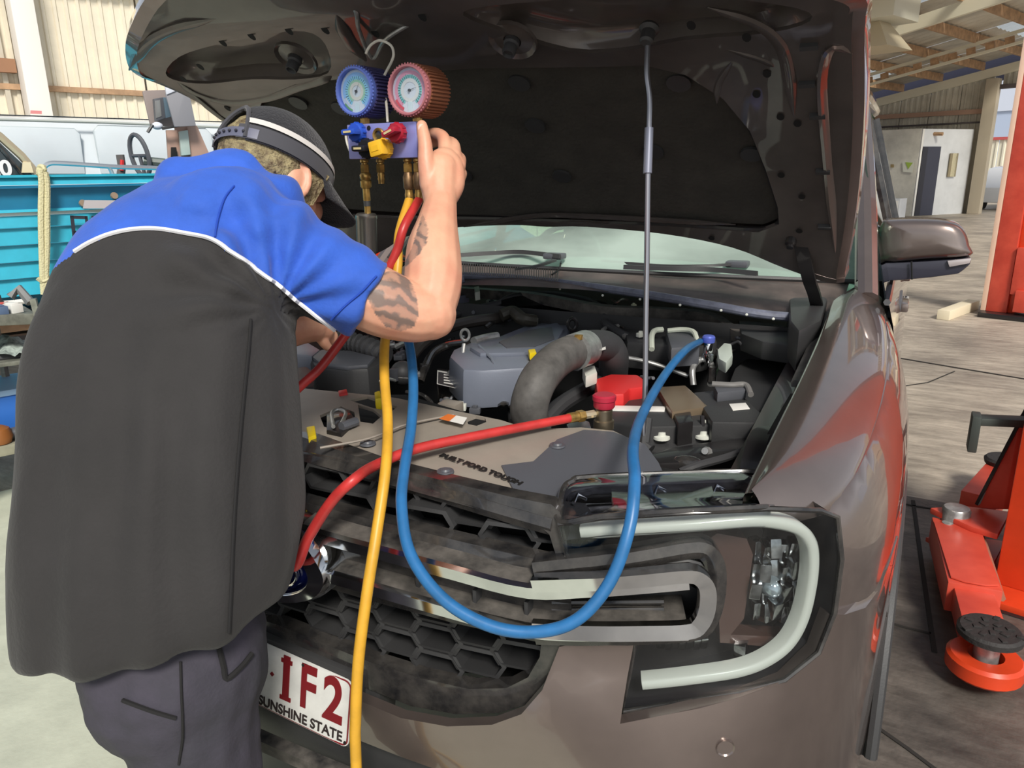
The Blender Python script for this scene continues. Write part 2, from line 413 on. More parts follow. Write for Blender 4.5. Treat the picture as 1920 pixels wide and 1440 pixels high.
MB().prism([BP(A0,27.7,rz(A0)-.1), BP(A1,27.7,rz(A1)-.1), BP(A1,27.7,rz(A1)+.6), BP(A0,27.7,rz(A0)+.6)], E1*.05).build('eave_gap_shade', mat('gap_shade_navy', (52,54,74), .7), wf, smooth=False)  # dark panel added for the shaded gap under the roof edge
# office
P1 = BP(-9.28,25.1); P2 = BP(-8.52,27.2); P0 = BP(-13.5,25.1); HO = 2.56
off = struct_obj(MB().prism([P0, P1, P2, BP(-13.5,27.3)], ZV*HO).build('wall_office', WHITEW, None, smooth=False))
MB().prism([P0-E1*.02, P1-E1*.02+E2*.0, P1-E1*.02+ZV*(HO+.01), P0-E1*.02+ZV*(HO+.01)], E1*.015).build('office_panel', OFFG, off, smooth=False)
dn = (P2-P1).normalized(); on = V((dn.y, -dn.x, 0))
MB().prism([P1+dn*.08+on*.02, P1+dn*.85+on*.02, P1+dn*.85+on*.02+ZV*2.05, P1+dn*.08+on*.02+ZV*2.05], on*.02).build('doorway', DARKM, off, smooth=False)
MB().prism([P1+dn*.08+on*.03, P1+dn*.30+on*.03, P1+dn*.30+on*.03+ZV*2.03, P1+dn*.08+on*.03+ZV*2.03], on*.02).build('door_leaf', mat('door_dark', (46,46,56), .5), off, smooth=False)
MB().prism([P1+on*.02+ZV*.0, P1+dn*.07+on*.02, P1+dn*.07+on*.02+ZV*HO, P1+on*.02+ZV*HO], on*.02).build('corner_trim', mat('trim_white', (238,236,232), .5), off, smooth=False)
for o0, o1, mm in ((1.28,1.62,mat('frame_brown', (150,138,112), .6)), (1.38,1.56,mat('pane_cream', (230,220,186), .4))):
    MB().prism([P1+dn*o0+on*.03+ZV*1.15, P1+dn*o1+on*.03+ZV*1.15, P1+dn*o1+on*.03+ZV*1.85, P1+dn*o0+on*.03+ZV*1.85], on*.03).build('office_window', mm, off, smooth=False)
def opx(l): return [onB(a, b, 25.05) for a, b in l]
MB().prism(opx([(1693,322),(1692,303),(1714,304),(1711,324)]), -E1*.01).build('notice', mat('notice_white', (206,206,196), .6), off, smooth=False)
MB().prism([p-E1*.012 for p in opx([(1698,304),(1712,305),(1703,317)])], -E1*.01).build('notice_triangle', mat('notice_green', (150,176,70), .6), off, smooth=False)
MB().prism(opx([(1670,308),(1676,308),(1676,314),(1670,314)]), -E1*.01).build('switch', mat('switch_tan', (150,130,90), .6), off, smooth=False)
MB().prism(opx([(1690,376),(1697,376),(1697,382),(1690,382)]), -E1*.01).build('socket', mat('trim_white', (238,236,232), .5), off, smooth=False)
for k, (x0, x1, y0, y1) in enumerate([(1622,1672,238,250),(1685,1700,244,250),(1745,1768,246,251)]):
    pp = [onB(x0, y1, 25.6), onB(x1, y1, 25.6)]; MB().tube(pp, .06, 6).build('stored_offcut', TIMBER, off)
# ================================================================ materials used on the truck
PAINT = mat('brown_metallic_paint', (140,126,120), .28, .75, coat=1.0, var=.12, vscale=3)
BLKGL = mat('gloss_black_plastic', (32,32,34), .16, 0, coat=.5, var=.5, vscale=22, var2=(72,69,66))
BLKPL = mat('black_plastic', (56,56,57), .48, bump=.05, bscale=300)
BLKDUST = mat('dusty_black_plastic', (112,107,101), .5, var=.55, vscale=16, var2=(34,34,35))
DKGREY = mat('dark_grey_plastic', (84,86,92), .42, bump=.04, bscale=400)
GREYPL = mat('grey_plastic', (158,149,138), .38, 0, var=.12, vscale=5)
COVERG = mat('engine_cover_grey', (118,124,138), .36, .1, bump=.03, bscale=200)
RUBBER = mat('black_rubber', (58,58,60), .62, bump=.06, bscale=120)
DRUBBER = mat('dusty_rubber', (104,101,98), .62, var=.3, vscale=20)
BLKMT = mat('black_metal', (42,40,41), .38, .3, coat=.3)
CHROME = mat('chrome', (236,238,240), .10, 1.0, var=.12, vscale=9)
DCHROME = mat('dark_chrome', (120,120,122), .12, 1.0)
STEEL = mat('steel', (190,190,188), .32, .6, var=.25, vscale=30)
BRASS = mat('brass', (204,164,92), .32, .7, var=.3, vscale=60)
WHITEP = mat('white_plastic', (214,216,206), .5)
REDP = mat('red_plastic', (206,44,44), .45)
YELP = mat('yellow_plastic', (240,210,30), .45)
BLUEP = mat('blue_plastic', (40,82,190), .4)
DRLM = mat('light_guide', (226,224,212), .25, coat=.5, emit=.0)
SILVREF = mat('lamp_reflector', (205,205,205), .16, 1.0, var=.35, vscale=40)
LENS = glassmat('lamp_lens', (240,243,244), 1.0, .02)
GLASS = glassmat('window_glass', (206,230,220), 1.6, 0.0)
WSHEEN = glassmat('windscreen_sheen', (206,230,220), 1.4, 0.02)
def _sheen(m):  # pale diffuse layer painted in for the reflections on the glass
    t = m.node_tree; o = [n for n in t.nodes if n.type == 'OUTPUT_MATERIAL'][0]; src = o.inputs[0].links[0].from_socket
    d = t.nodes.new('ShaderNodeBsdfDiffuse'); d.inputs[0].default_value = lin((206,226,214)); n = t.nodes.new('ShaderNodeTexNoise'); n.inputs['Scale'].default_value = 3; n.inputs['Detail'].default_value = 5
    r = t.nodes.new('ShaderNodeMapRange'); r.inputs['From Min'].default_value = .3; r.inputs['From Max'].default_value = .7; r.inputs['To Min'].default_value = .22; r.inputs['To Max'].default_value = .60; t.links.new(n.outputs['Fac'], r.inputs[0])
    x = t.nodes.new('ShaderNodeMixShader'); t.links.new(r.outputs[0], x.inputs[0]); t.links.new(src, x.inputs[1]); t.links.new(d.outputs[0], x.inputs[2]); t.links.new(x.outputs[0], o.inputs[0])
_sheen(WSHEEN)
PAPER = mat('white_sticker', (236,234,228), .6)
ORANGE = mat('orange_sticker', (226,118,48), .6)
MAROON = mat('maroon_lettering', (120,22,30), .45)
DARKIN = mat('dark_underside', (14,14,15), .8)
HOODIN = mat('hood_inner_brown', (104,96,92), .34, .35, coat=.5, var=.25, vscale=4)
PADM = mat('hood_insulation', (64,61,56), .85, bump=.25, bscale=90, var=.2, vscale=12)
TYRE = mat('tyre_rubber', (30,30,30), .75, bump=.2, bscale=60)
SEATM = mat('cabin_grey', (60,60,62), .8)

T = thing('pickup_truck', 'brown metallic pickup truck with raised bonnet and open engine bay', 'truck', (0, 1.6, 0))

# ---------------------------------------------------------------- plan curve of the nose and flank
_pl = [(0,0),(.15,.003),(.3,.012),(.45,.03),(.58,.058),(.70,.10),(.80,.15),(.87,.20),(.925,.26),(.96,.345),(.978,.46),(.99,.62),(.996,.80),(.994,1.0),(.982,1.2),(.955,1.45)]
_full = [V((-x, y, 0)) for x, y in _pl[:0:-1]]+[V((x, y, 0)) for x, y in _pl]
_dense = catmull(_full, 10); _S = [0]
for i in range(1, len(_dense)): _S.append(_S[-1]+(_dense[i]-_dense[i-1]).length)
_mid = _S[(len(_dense)-1)//2]; _S = [s-_mid for s in _S]
_N = []
for i in range(len(_dense)):
    e = _dense[min(i+1, len(_dense)-1)]-_dense[max(i-1, 0)]; _N.append(V((e.y, -e.x, 0)).normalized())
def plan(s):
    lo, hi = 0, len(_S)-1
    if s <= _S[0]: return _dense[0].copy(), _N[0]
    if s >= _S[-1]: return _dense[-1].copy(), _N[-1]
    while hi-lo > 1:
        k = (lo+hi)//2
        if _S[k] <= s: lo = k
        else: hi = k
    u = (s-_S[lo])/(_S[hi]-_S[lo]); return _dense[lo].lerp(_dense[hi], u), _N[lo].lerp(_N[hi], u).normalized()
def rake(s, z): return .095*max(0, (z-.93)/.125)**1.4*max(0, 1-(abs(s)/.60)**2) if z > .93 else 0.0
def F(s, z, off=0): p, n = plan(s); p = p+n*(off-rake(s, z)); p.z = z; return p
def rayF(px, py, off=0):
    s, z = rayF0(px, py, off)
    for _ in range(6): s, z = rayF0(px, py, off-rake(s, z))
    return s, z
def rayF0(px, py, off=0):
    """where a pixel's ray meets the nose surface pushed out by off: (s, z)"""
    d = ray(px, py); best = None; c2 = V((CAM.x, CAM.y)); d2 = V((d.x, d.y))
    for i in range(len(_dense)-1):
        a = (_dense[i]+_N[i]*off).xy; b = (_dense[i+1]+_N[i+1]*off).xy; e = b-a; n = V((e.y, -e.x)); den = d2.dot(n)
        if den >= -1e-9: continue
        t = (a-c2).dot(n)/den; p = c2+d2*t; u = (p-a).dot(e)/e.dot(e)
        if -.01 <= u <= 1.01 and (best is None or t < best[2]): best = (_S[i]+(_S[i+1]-_S[i])*u, CAM.z+d.z*t, t)
    if best is None:   # beyond the corner: take the silhouette
        k = max(range(len(_dense)//2, len(_dense)), key=lambda i: ((_dense[i]+_N[i]*off).xy-c2).normalized().dot(d2.normalized()))
        t = ((_dense[k]+_N[k]*off).xy-c2).length/d2.length; best = (_S[k], CAM.z+d.z*t, t)
    return best[0], best[1]
def PF(px, py, off=0): s, z = rayF(px, py, off); return F(s, z, off)
def dens(l, k=1):
    return l
def patch(name, out, off, thick, material, parent, holes=(), step=.03, curved=None, szout=None, smoothout=0, mirror=False):
    """a moulded piece lying on the nose surface, its outline traced from the photograph"""
    f = off if callable(off) else (lambda s, z: off); o0 = f(0, .9)
    P = szout or [rayF(*p, o0 if not callable(off) else .02) for p in out]
    if smoothout: P = [(q.x, q.y) for q in catmull([V((a, b, 0)) for a, b in P], smoothout, True)]
    H = [[rayF(*p, o0 if not callable(off) else .02) for p in h] for h in holes]
    vs, tri = cdt_fill(P, H, step)
    return sheet(vs, tri, lambda s, z: F(s, z, f(s, z)), lambda s, z: F(s, z, f(s, z)-thick), name, material, parent)
def FM(px, py, off=0):
    """local frame on the nose: x across, y up, z outward"""
    s, z = rayF(px, py, off); p, n = plan(s); o = F(s, z, off); x = V((-n.y, n.x, 0)); return basis(x, V((0,0,1)), n, o)

# ---------------------------------------------------------------- bonnet (raised, seen from below)
AL = math.radians(34); HH = V((0, 1.35, 1.20)); HD = V((0, -math.cos(AL), math.sin(AL))); HN = V((0, math.sin(AL), math.cos(AL)))
def hlong(v): return .115*math.sin(math.pi*max(0, min(1, (v-.04)/1.16)))
def HP(u, v, w=0): return HH + V((u, 0, 0)) + HD*v + HN*(w+hlong(v))
def onH(px, py, w=0):
    v = .6
    for _ in range(8): p = onP(px, py, HH+HN*(w+hlong(v)), HN); v = (p-HH).dot(HD)
    return (p.x, v)
def hcrown(u, v): return -.015*(u/.83)**2*1.0 - .055*max(0, (v-.75)/.5)**2      # skin droops to the sides and nose
half = [(0,1.375),(.20,1.36),(.38,1.31),(.53,1.24),(.66,1.165),(.775,1.085),(.83,1.03),(.832,.97),(.828,.88),(.826,.6),(.818,.35),(.80,.14)]+[onH(a, b, .0) for a, b in ((1570,512),(1480,486),(1380,448),(1250,424),(1100,412))]+[(0, onH(1000,412)[1])]
hout = [(q.x, q.y) for q in catmull([V((u, v, 0)) for u, v in half]+[V((-u, v, 0)) for u, v in half[-2:0:-1]], 4, True)]
vs, tri = cdt_fill(hout, (), .05)
hood = sheet(vs, tri, lambda u, v: HP(u, v, .045+hcrown(u, v)), lambda u, v: HP(u, v, .036+hcrown(u, v)), 'bonnet', PAINT, T)
# inner frame: a deep rim panel with a big centre opening for the insulation, plus front pocket recesses
def hin(px, w=0): return [onH(a, b, w) for a, b in px]
padR = [(500,165),(560,140),(720,122),(900,110),(1120,106),(1215,102),(1290,120),(1360,165),(1410,225),(1440,300),(1462,370),(1464,402),(1425,418),(1290,412),(1130,408),(940,402),(800,398),(640,390),(560,330),(505,250),(490,200)]
pad = hin(padR)
inr = [(u*.988, .155+(v-.155)*.99) for u, v in hout]
pockL = hin([(322,110),(350,75),(420,50),(540,25),(600,30),(625,70),(622,118),(560,130),(480,128),(400,135),(345,128)])
pockL = [(q.x, q.y) for q in catmull([V((a, b, 0)) for a, b in pockL], 3, True)]
pockR = [(-u, v) for u, v in pockL]
def hdepth(u, v):
    d = .0
    return -.012+hcrown(u, v)*.75+d
vs, tri = cdt_fill(inr, (pad, pockL, pockR), .045)
hin_o = sheet(vs, tri, lambda u, v: HP(u, v, hdepth(u, v)-.010), lambda u, v: HP(u, v, hdepth(u, v)), 'inner_panel', HOODIN, hood)
# outer hem: rolled edge that closes the rim between skin and inner panel
edge = [HP(u, v, .016+hcrown(u, v)*.9) for u, v in hout]
MB().sweep(edge, [(-.016,-.032),(.010,-.030),(.016,0),(.010,.027),(-.016,.029)], up=HN, closed=True).build('hem', PAINT, hood)
vs, tri = cdt_fill([(u*1.015, v) for u, v in pad], (), .05)
def padw(u, v): return -.004+.010*noise.noise(V((u*3, v*3, 1)))
insul = sheet(vs, tri, lambda u, v: HP(u, v, padw(u, v)), lambda u, v: HP(u, v, .012), 'insulation_pad', PADM, hood)
MB().tube([HP(u, v, -.013+hcrown(u, v)*.75) for u, v in catmull([V((a, b, 0)) for a, b in pad], 3, True) and [(q.x, q.y) for q in catmull([V((a, b, 0)) for a, b in pad], 3, True)]], .007, 6, closed=True).build('pad_edge', BLKMT, hood)
for q, (px, py) in enumerate([(975,150),(1275,145),(1005,230),(1225,283),(1410,287),(1055,325),(870,325),(640,200),(560,190)]):
    u, v = onH(px, py); MB().lathe([(0,0),(.016,0),(.020,-.003),(.022,-.001),(.026,-.001),(.026,.006),(0,.006)], HP(u, v, padw(u, v)-.002), -HN, 14).build('pad_clip', BLKPL, insul)
for pk in (pockL, pockR):     # recessed front pockets
    c = sum((V(p) for p in pk), V((0,0)))/len(pk); rows = []
    for k, (sc, w) in enumerate([(1.03,-.020),(.96,-.005),(.88,.018),(.6,.024),(.25,.022)]):
        rows.append([HP(c.x+(p[0]-c.x)*sc, c.y+(p[1]-c.y)*sc, w+hcrown(p[0], p[1])*.75) for p in pk])
    mbp = MB().grid(rows, closed=True); o = len(mbp.v); n = len(pk); mbp.f.append([o-n+i for i in range(n)]); mbp.mi.append(0)
    mbp.build('front_pocket', HOODIN, hood, angle=70)
# ridges pressed into the inner panel
def ridge(l, r=.010, m=None, nm='pressed_rib', sub=5):
    P = [HP(*onH(a, b, -.02), -.020+hcrown(*onH(a, b, -.02))*.75) for a, b in l]
    n_ = len(catmull(P, sub)); return MB().tube(catmull(P, sub), [r*.62*min(1, .15+.3*min(i, n_-1-i)) for i in range(n_)], 8, sx=1.8).build(nm, m or HOODIN, hood)
ridge([(335,140),(370,165),(430,185),(500,180),(560,160),(600,148),(625,135)], .012)
ridge([(250,115),(285,60),(340,25),(420,5)], .014)
ridge([(345,150),(420,215),(480,250)], .010)
ridge([(640,0),(660,60),(690,110)], .016)
ridge([(1330,-5),(1410,25),(1455,60),(1475,110),(1490,215)], .012)
ridge([(1380,100),(1350,150),(1345,190)], .008)
ridge([(1600,90),(1560,80),(1545,160),(1555,300),(1568,470)], .012, PAINT)
ridge([(1455,120),(1430,105),(1350,80)], .008)
ridge([(870,425),(1000,405),(1100,405),(1250,412),(1380,418)], .014)
for px, py in [(1300,30),(1403,55),(1440,128),(1420,168),(1465,210),(1497,222),(1466,320),(1505,360),(1500,425),(1335,442),(710,45),(800,8),(618,35),(382,110),(427,58),(481,45),(551,35),(350,135),(395,175),(430,195)]:
    u, v = onH(px, py, -.02); c = HP(u, v, hdepth(u, v)-.011); MB().lathe([(0,0),(.006,0),(.008,.002),(0,.002)], c, -HN, 10, squash=1.4).build('drain_hole', DARKIN, hin_o)
for px, py in [(560,95),(965,62)]:      # rubber bump stops in dished seats
    u, v = onH(px, py, -.02); c = HP(u, v, hdepth(u, v)-.012)
    st = MB().lathe([(.018,.004),(.040,.0),(.048,.006),(.050,.0),(.043,-.006),(.030,-.002),(.018,.001)], c, -HN, 20, ring=True).build('stop_seat', HOODIN, hood)
    MB().lathe([(0,0),(.015,0),(.016,.012),(.013,.016),(.014,.028),(.012,.036),(.010,.036),(.008,.030),(0,.030)], c, -HN+V((0,-.3,-.4)), 14).build('bump_stop', RUBBER, st)
for px, py in [(1520,70),(1515,145),(1535,205),(1545,310),(1548,415)]:   # small tabs along the flank
    u, v = onH(px, py, -.02); R = Matrix((V((1,0,0)), HD, HN)).transposed(); MB().box(HP(u, v, hdepth(u, v)-.014), (.03,.010,.012), R).build('edge_tab', BLKPL, hood)
# striker (wire loop)
sk = catmull([HP(*onH(640,5,-.02), -.02), HP(*onH(672,2,-.03), -.05), HP(*onH(680,35,-.03), -.055), HP(*onH(700,80,-.03), -.060), HP(*onH(712,84,-.03), -.060), HP(*onH(730,55,-.03), -.055), HP(*onH(772,40,-.03), -.035), HP(*onH(785,42,-.02), -.015)], 6)
MB().tube(sk, .0042, 8).build('striker_loop', STEEL, hood)
# hinges
for sx in (1, -1):
    P = [V((.74*sx, 1.40, 1.06)), V((.742*sx, 1.36, 1.14)), V((.735*sx, 1.30, 1.20)), V((.725*sx, 1.22, 1.255)), HP(.70*sx, .22, -.02)]
    hg = MB().sweep(catmull(P, 5), [(-.005,-.016),(.005,-.016),(.005,.016),(-.005,.016)], up=(1,0,0)).build('hinge', BLKMT, T)
    MB().lathe([(0,0),(.014,0),(.014,.02),(.009,.024),(.009,.03),(0,.03)], HP(.68*sx, .235, -.022), -HN, 10).build('hinge_bolt', BLKMT, hg)

# ---------------------------------------------------------------- prop rod
u, v = onH(1218, 52, -.02); ptop = HP(u, v, -.03); pbase = onZ(1208, 832, 1.03)
rod_px = [(1214,95),(1213,140),(1218,185),(1217,240),(1215,320),(1213,480),(1211,600),(1210,720),(1207,800)]
def lerp_t(px, py, a, b, f): 
    ta = (a-CAM).dot(FW); tb = (b-CAM).dot(FW); return at(px, py, 1/((1-f)/ta+f/tb))
P = [ptop]+[lerp_t(x, y, ptop, pbase, (y-52)/780) for x, y in rod_px]+[pbase]
rod = MB().tube(catmull(P, 5), .0052, 10).build('prop_rod', mat('rod_steel', (150,150,156), .3, .9), T)
a = lerp_t(1217, 240, ptop, pbase, .24); b = lerp_t(1214, 325, ptop, pbase, .35)
MB().tube([a, b], .0085, 12).build('rod_sleeve', mat('rod_sleeve_grey', (140,142,156), .35, .6), rod)
MB().lathe([(0,0),(.017,0),(.019,.006),(.013,.012),(.013,.032),(.009,.036),(0,.036)], ptop+HN*.012, -HN+V((0,-.2,-.3)), 16).build('rod_socket', BLKPL, rod)
MB().tube([P[-2]+V((0,.02,.01)), pbase, pbase+V((.015,-.005,-.008))], .011, 10).build('rod_pivot', BLKPL, rod)

# ---------------------------------------------------------------- radiator cover panel
ZP = 1.055
pan = [(545,824),(700,866),(850,904),(960,930),(1034,944),(1046,932),(1050,918),(1066,903),(1112,894),(1180,889),(1252,886),(1252,868),(1236,846),(1210,822),(1150,806),(1090,806),(1030,812),(985,812),(940,800),(850,783),(740,754),(640,730),(575,712)]
right = [onZ(a, b, ZP).xy for a, b in pan]; right = [p for p in right]
c0 = [V((max(p.x, 0.0), p.y)) for p in right]
lefts = [V((-p.x, p.y)) for p in c0]
outl = [(p.x, p.y) for p in c0[1:-3]] + [(0.02, .37), (-.02, .37)] + [(p.x, p.y) for p in lefts[1:-3]][::-1]
def hz(l): return [tuple(onZ(a, b, ZP).xy) for a, b in l]
holes = [hz([(600,786),(640,772),(665,782),(668,800),(640,812),(608,805)]), hz([(672,770),(700,778),(716,790),(700,802),(676,798)]), hz([(876,798),(892,793),(910,796),(912,803),(894,809),(878,806)]), hz([(655,762),(690,756),(745,775),(735,783),(700,776)])]
vs, tri = cdt_fill(outl, holes, .06)
def panz(x, y): return ZP + .016*max(0, min(1, (y-.1)/.25)) - .02*(x/.5)**4 - .012*max(0, (.11-y)/.05)
panel = sheet(vs, tri, lambda x, y: V((x, y, panz(x, y))), lambda x, y: V((x, y, panz(x, y)-.006)), 'radiator_cover', GREYPL, T)
blk = hz([(1034,944),(1046,932),(1050,918),(1066,903),(1112,894),(1180,889),(1252,886),(1252,868),(1236,846),(1210,822),(1150,810),(1095,812),(1045,830),(1000,865),(940,873),(960,905),(985,925)])
vs, tri = cdt_fill(blk, (), .05)
bp = sheet(vs, tri, lambda x, y: V((x, y, panz(x, y)+.003)), lambda x, y: V((x, y, panz(x, y)-.002)), 'cover_wing', DKGREY, panel)
mirror_copy(bp, panel)
rec = hz([(580,742),(620,738),(690,753),(720,768),(870,808),(845,830),(760,845),(640,815),(575,830),(555,810),(560,760)])
MB().tube(catmull([onZ(a, b, ZP+.018) for a, b in [(600,840),(680,825),(720,812),(765,795),(850,778)]], 4), .0025, 6).build('panel_crease', GREYPL, panel)
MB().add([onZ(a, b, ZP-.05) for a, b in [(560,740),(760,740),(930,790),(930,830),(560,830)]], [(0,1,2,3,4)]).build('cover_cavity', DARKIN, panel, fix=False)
for px, py in [(1045,840),(1018,922),(835,884),(690,838)]:
    p = onZ(px, py, ZP); p.z = panz(p.x, p.y)+.003
    MB().lathe([(0,.006),(.007,.006),(.009,.003),(.014,.003),(.015,0),(0,0)], p, (0,0,1), 16).build('push_fastener', DKGREY, panel)
st = MB().add([onZ(a, b, ZP+.022) for a, b in [(840,776),(876,783),(868,796),(823,785)]], [(0,1,2,3)]).build('warning_sticker', PAPER, panel, fix=False)
MB().add([onZ(a, b, ZP+.0225) for a, b in [(840,776),(855,779),(842,790),(823,785)]], [(0,1,2,3)]).build('orange_band', ORANGE, st, fix=False)
o = onZ(900, 880, ZP); o = V((.335, .098, panz(.335, .098)+.0012))
e = (onZ(962, 897, ZP)-onZ(838, 862, ZP)); e.z = 0; e.normalize()
o = onZ(899, 879, ZP); o.z = panz(o.x, o.y)+.0015
def _tw(c):
    q = o+e*c.x+V((-e.y, e.x, 0))*c.y; return V((q.x, q.y, panz(q.x, q.y)+.0042+c.z))
text_obj('embossed_lettering', 'BUILT FORD TOUGH', .0165, None, mat('embossed_black', (30,29,28), .5), panel, .0006, .0006, 1.12, warp=_tw)
# latch, yellow handle and clips
lt = slab('bonnet_latch', [(612,775),(655,768),(668,790),(640,812),(612,806)], ZP+.012, ZP-.04, BLKMT, panel, .003)
MB().tube(catmull([onZ(a, b, ZP+.02) for a, b in [(625,800),(622,775),(635,768),(648,775),(640,795)]], 4), .004, 8).build('latch_claw', STEEL, lt)
MB().tube([onZ(640,800,ZP+.018), onZ(668,790,ZP+.018)], .009, 10).build('latch_pin', DKGREY, lt)
slab('yellow_handle', [(574,800),(590,797),(593,815),(578,820)], ZP+.02, ZP-.002, YELP, panel, .003)
slab('yellow_clip', [(702,735),(712,732),(716,746),(704,748)], ZP+.03, ZP, YELP, panel, .002)
slab('red_clip', [(634,732),(650,729),(652,737),(636,739)], ZP+.02, ZP, REDP, panel, .002)

# ---------------------------------------------------------------- grille
up_half = [(560,872),(730,909),(1012,986),(1030,1002),(1044,1046),(1040,1056),(985,1044),(850,1012),(700,975),(640,960),(560,945)]
lo_half = [(560,1092),(700,1128),(850,1168),(990,1200),(1015,1205),(1012,1232),(990,1270),(950,1290),(880,1292),(790,1272),(690,1240),(560,1190)]
def sym(px, off):
    h = [rayF(a, b, off) for a, b in px]; h = [(max(a, 0.0), b) for a, b in h]; h[0] = (0.0, h[0][1]+.006); h[-1] = (0.0, h[-1][1]+.006)
    return h+[(-a, b) for a, b in h[-2:0:-1]]
up_open = sym(up_half, .012); lo_open = sym(lo_half, .012)
sur = sym([(545,826),(700,868),(850,906),(960,932),(1034,946),(1050,960),(1062,1010),(1068,1062),(1075,1200),(1046,1222),(1020,1285),(985,1321),(934,1337),(854,1339),(770,1324),(686,1290),(600,1262)], .012)
def patch_sz(name, P, H, off, thick, material, parent, step):
    vs, tri = cdt_fill(P, H, step); f = off if callable(off) else (lambda s, z: off)
    return sheet(vs, tri, lambda s, z: F(s, z, f(s, z)), lambda s, z: F(s, z, f(s, z)-thick), name, material, parent)
grille = patch_sz('grille_surround', sur, (up_open, lo_open), .012, .03, BLKGL, T, .03)
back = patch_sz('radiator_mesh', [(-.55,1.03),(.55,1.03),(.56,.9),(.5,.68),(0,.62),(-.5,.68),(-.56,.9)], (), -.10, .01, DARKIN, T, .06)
# upper lip rolling over the front edge of the cover
MB().sweep([F(s, 1.050-.012*(s/.53)**2, .006) for s in [i*.0265 for i in range(-20, 21)]], [(-.016,-.022),(.006,-.026),(.012,-.012),(.006,.002),(-.016,.004)]).build('grille_lip', BLKGL, grille)
# honeycomb cells, one piece each
cellmesh = None
def cell_mesh(w, h, d, t):
    o = [(-w*.5,0),(-w*.36,h*.5),(w*.36,h*.5),(w*.5,0),(w*.36,-h*.5),(-w*.36,-h*.5)]
    i = [(x*(1-t/w*2.4), y*(1-t/h*2)) for x, y in o]; j = [(x*.80, y*.72-h*.02) for x, y in o]
    mb = MB(); rows = [[V((x, y, -d)) for x, y in o], [V((x, y, -.002)) for x, y in o], [V((x, y, 0)) for x, y in i], [V((x, y, -d)) for x, y in j]]
    mb.grid(rows, closed=True); ob = mb.build('grille_cell', BLKDUST if False else BLKPL, None, angle=25); me = ob.data; bpy.data.objects.remove(ob); return me
CELL = cell_mesh(.104, .050, .05, .006)
cells = 0
for opening, dx in ((up_open, 0), (lo_open, .02)):
    sz = opening
    zmin = min(p[1] for p in sz); zmax = max(p[1] for p in sz)
    for r in range(-1, 11):
        for c in range(-9, 10):
            s = dx+c*.1512+(.0756 if r % 2 else 0); z = zmin+.012+r*.0265
            cs = [(s+.03, z), (s-.03, z), (s, z+.012), (s, z-.012)]
            if sum(inside(q, sz) for q in cs) >= 2:
                p, n = plan(s); x = V((-n.y, n.x, 0)); ob = bpy.data.objects.new('grille_cell', CELL); COL.objects.link(ob)
                ob.matrix_world = basis(x, V((0,0,1)), n, F(s, z, -.012)); ob.parent = grille; ob.matrix_parent_inverse = WM(grille).inverted(); cells += 1
# bars: the pair of horizontal bars that run from the badge into the lamps and close in a loop
def bar(path_px, prof, m, nm, par, off=.05, sub=4, mirror=True):
    sz = catmull([V((*rayF(a, b, off), 0)) for a, b in path_px], sub)
    if mirror and sz[0].x < .2: pass
    P = [F(q.x, q.y, off) for q in sz]
    ob = MB().sweep(P, prof).build(nm, m, par, angle=30)
    return ob
topB = [(560,985),(640,1008),(715,1028),(850,1064),(990,1098),(1100,1095),(1200,1088),(1290,1080)]
lowE = [(560,1058),(640,1078),(730,1104),(850,1138),(990,1172),(1100,1178),(1200,1178),(1290,1176)]
pr_top = [(-.002,0),(-.075,.010),(-.085,.006),(-.085,-.012),(-.002,-.016)]
pr_chr = [(.005,-.001),(-.004,.002),(-.010,-.020),(.003,-.020)]
b1 = bar(topB, pr_top, BLKDUST, 'upper_grille_bar', T); bar(topB, pr_chr, CHROME, 'chrome_strip', b1)
b2 = bar(lowE, pr_top, BLKDUST, 'lower_grille_bar', T); bar(lowE, pr_chr, CHROME, 'chrome_strip', b2)
ring = [(1000,1096),(1100,1093),(1200,1086),(1285,1078),(1312,1084),(1324,1104),(1322,1140),(1310,1166),(1288,1178),(1200,1181),(1100,1181),(1000,1176)]
sz = catmull([V((*rayF(a, b, .05), 0)) for a, b in ring], 5)
cs = sum(sz, V())/len(sz)
rp = [F(q.x, q.y, .05) for q in sz]
rg = MB().sweep(rp, [(-.012,-.012),(.004,-.012),(.012,-.004),(.010,.006),(-.012,.010)], ups=[plan(q.x)[1] for q in sz]).build('chrome_lamp_loop', CHROME, T)
MB().sweep([F(q.x+(q.x-cs.x)*.02+(.012 if q.x > .62 else 0), q.y+(q.y-cs.y)*.45, .03) for q in sz], [(-.018,-.03),(.006,-.03),(.010,-.004),(-.004,.004),(-.018,0)], ups=[plan(q.x)[1] for q in sz]).build('loop_surround', BLKGL, rg)
patch('loop_floor', [(1005,1100),(1280,1090),(1315,1110),(1312,1150),(1285,1172),(1005,1172)], -.02, .01, BLKPL, rg, step=.05)
for c, (px0, px1, py) in enumerate([(1035,1245,1128),(1035,1245,1142)]):
    MB().tube([PF(px0, py+2, .01), PF(px1, py, .01)], .004, 6).build('slot_rib', BLKGL, rg)
for px in (800, 905, 1000): MB().box(PF(px, 1072+(px-700)*.23, .005), (.006,.05,.05)).build('bar_strut', BLKPL, b2)
for o in (b1, b2, rg): mirror_copy(o, T)
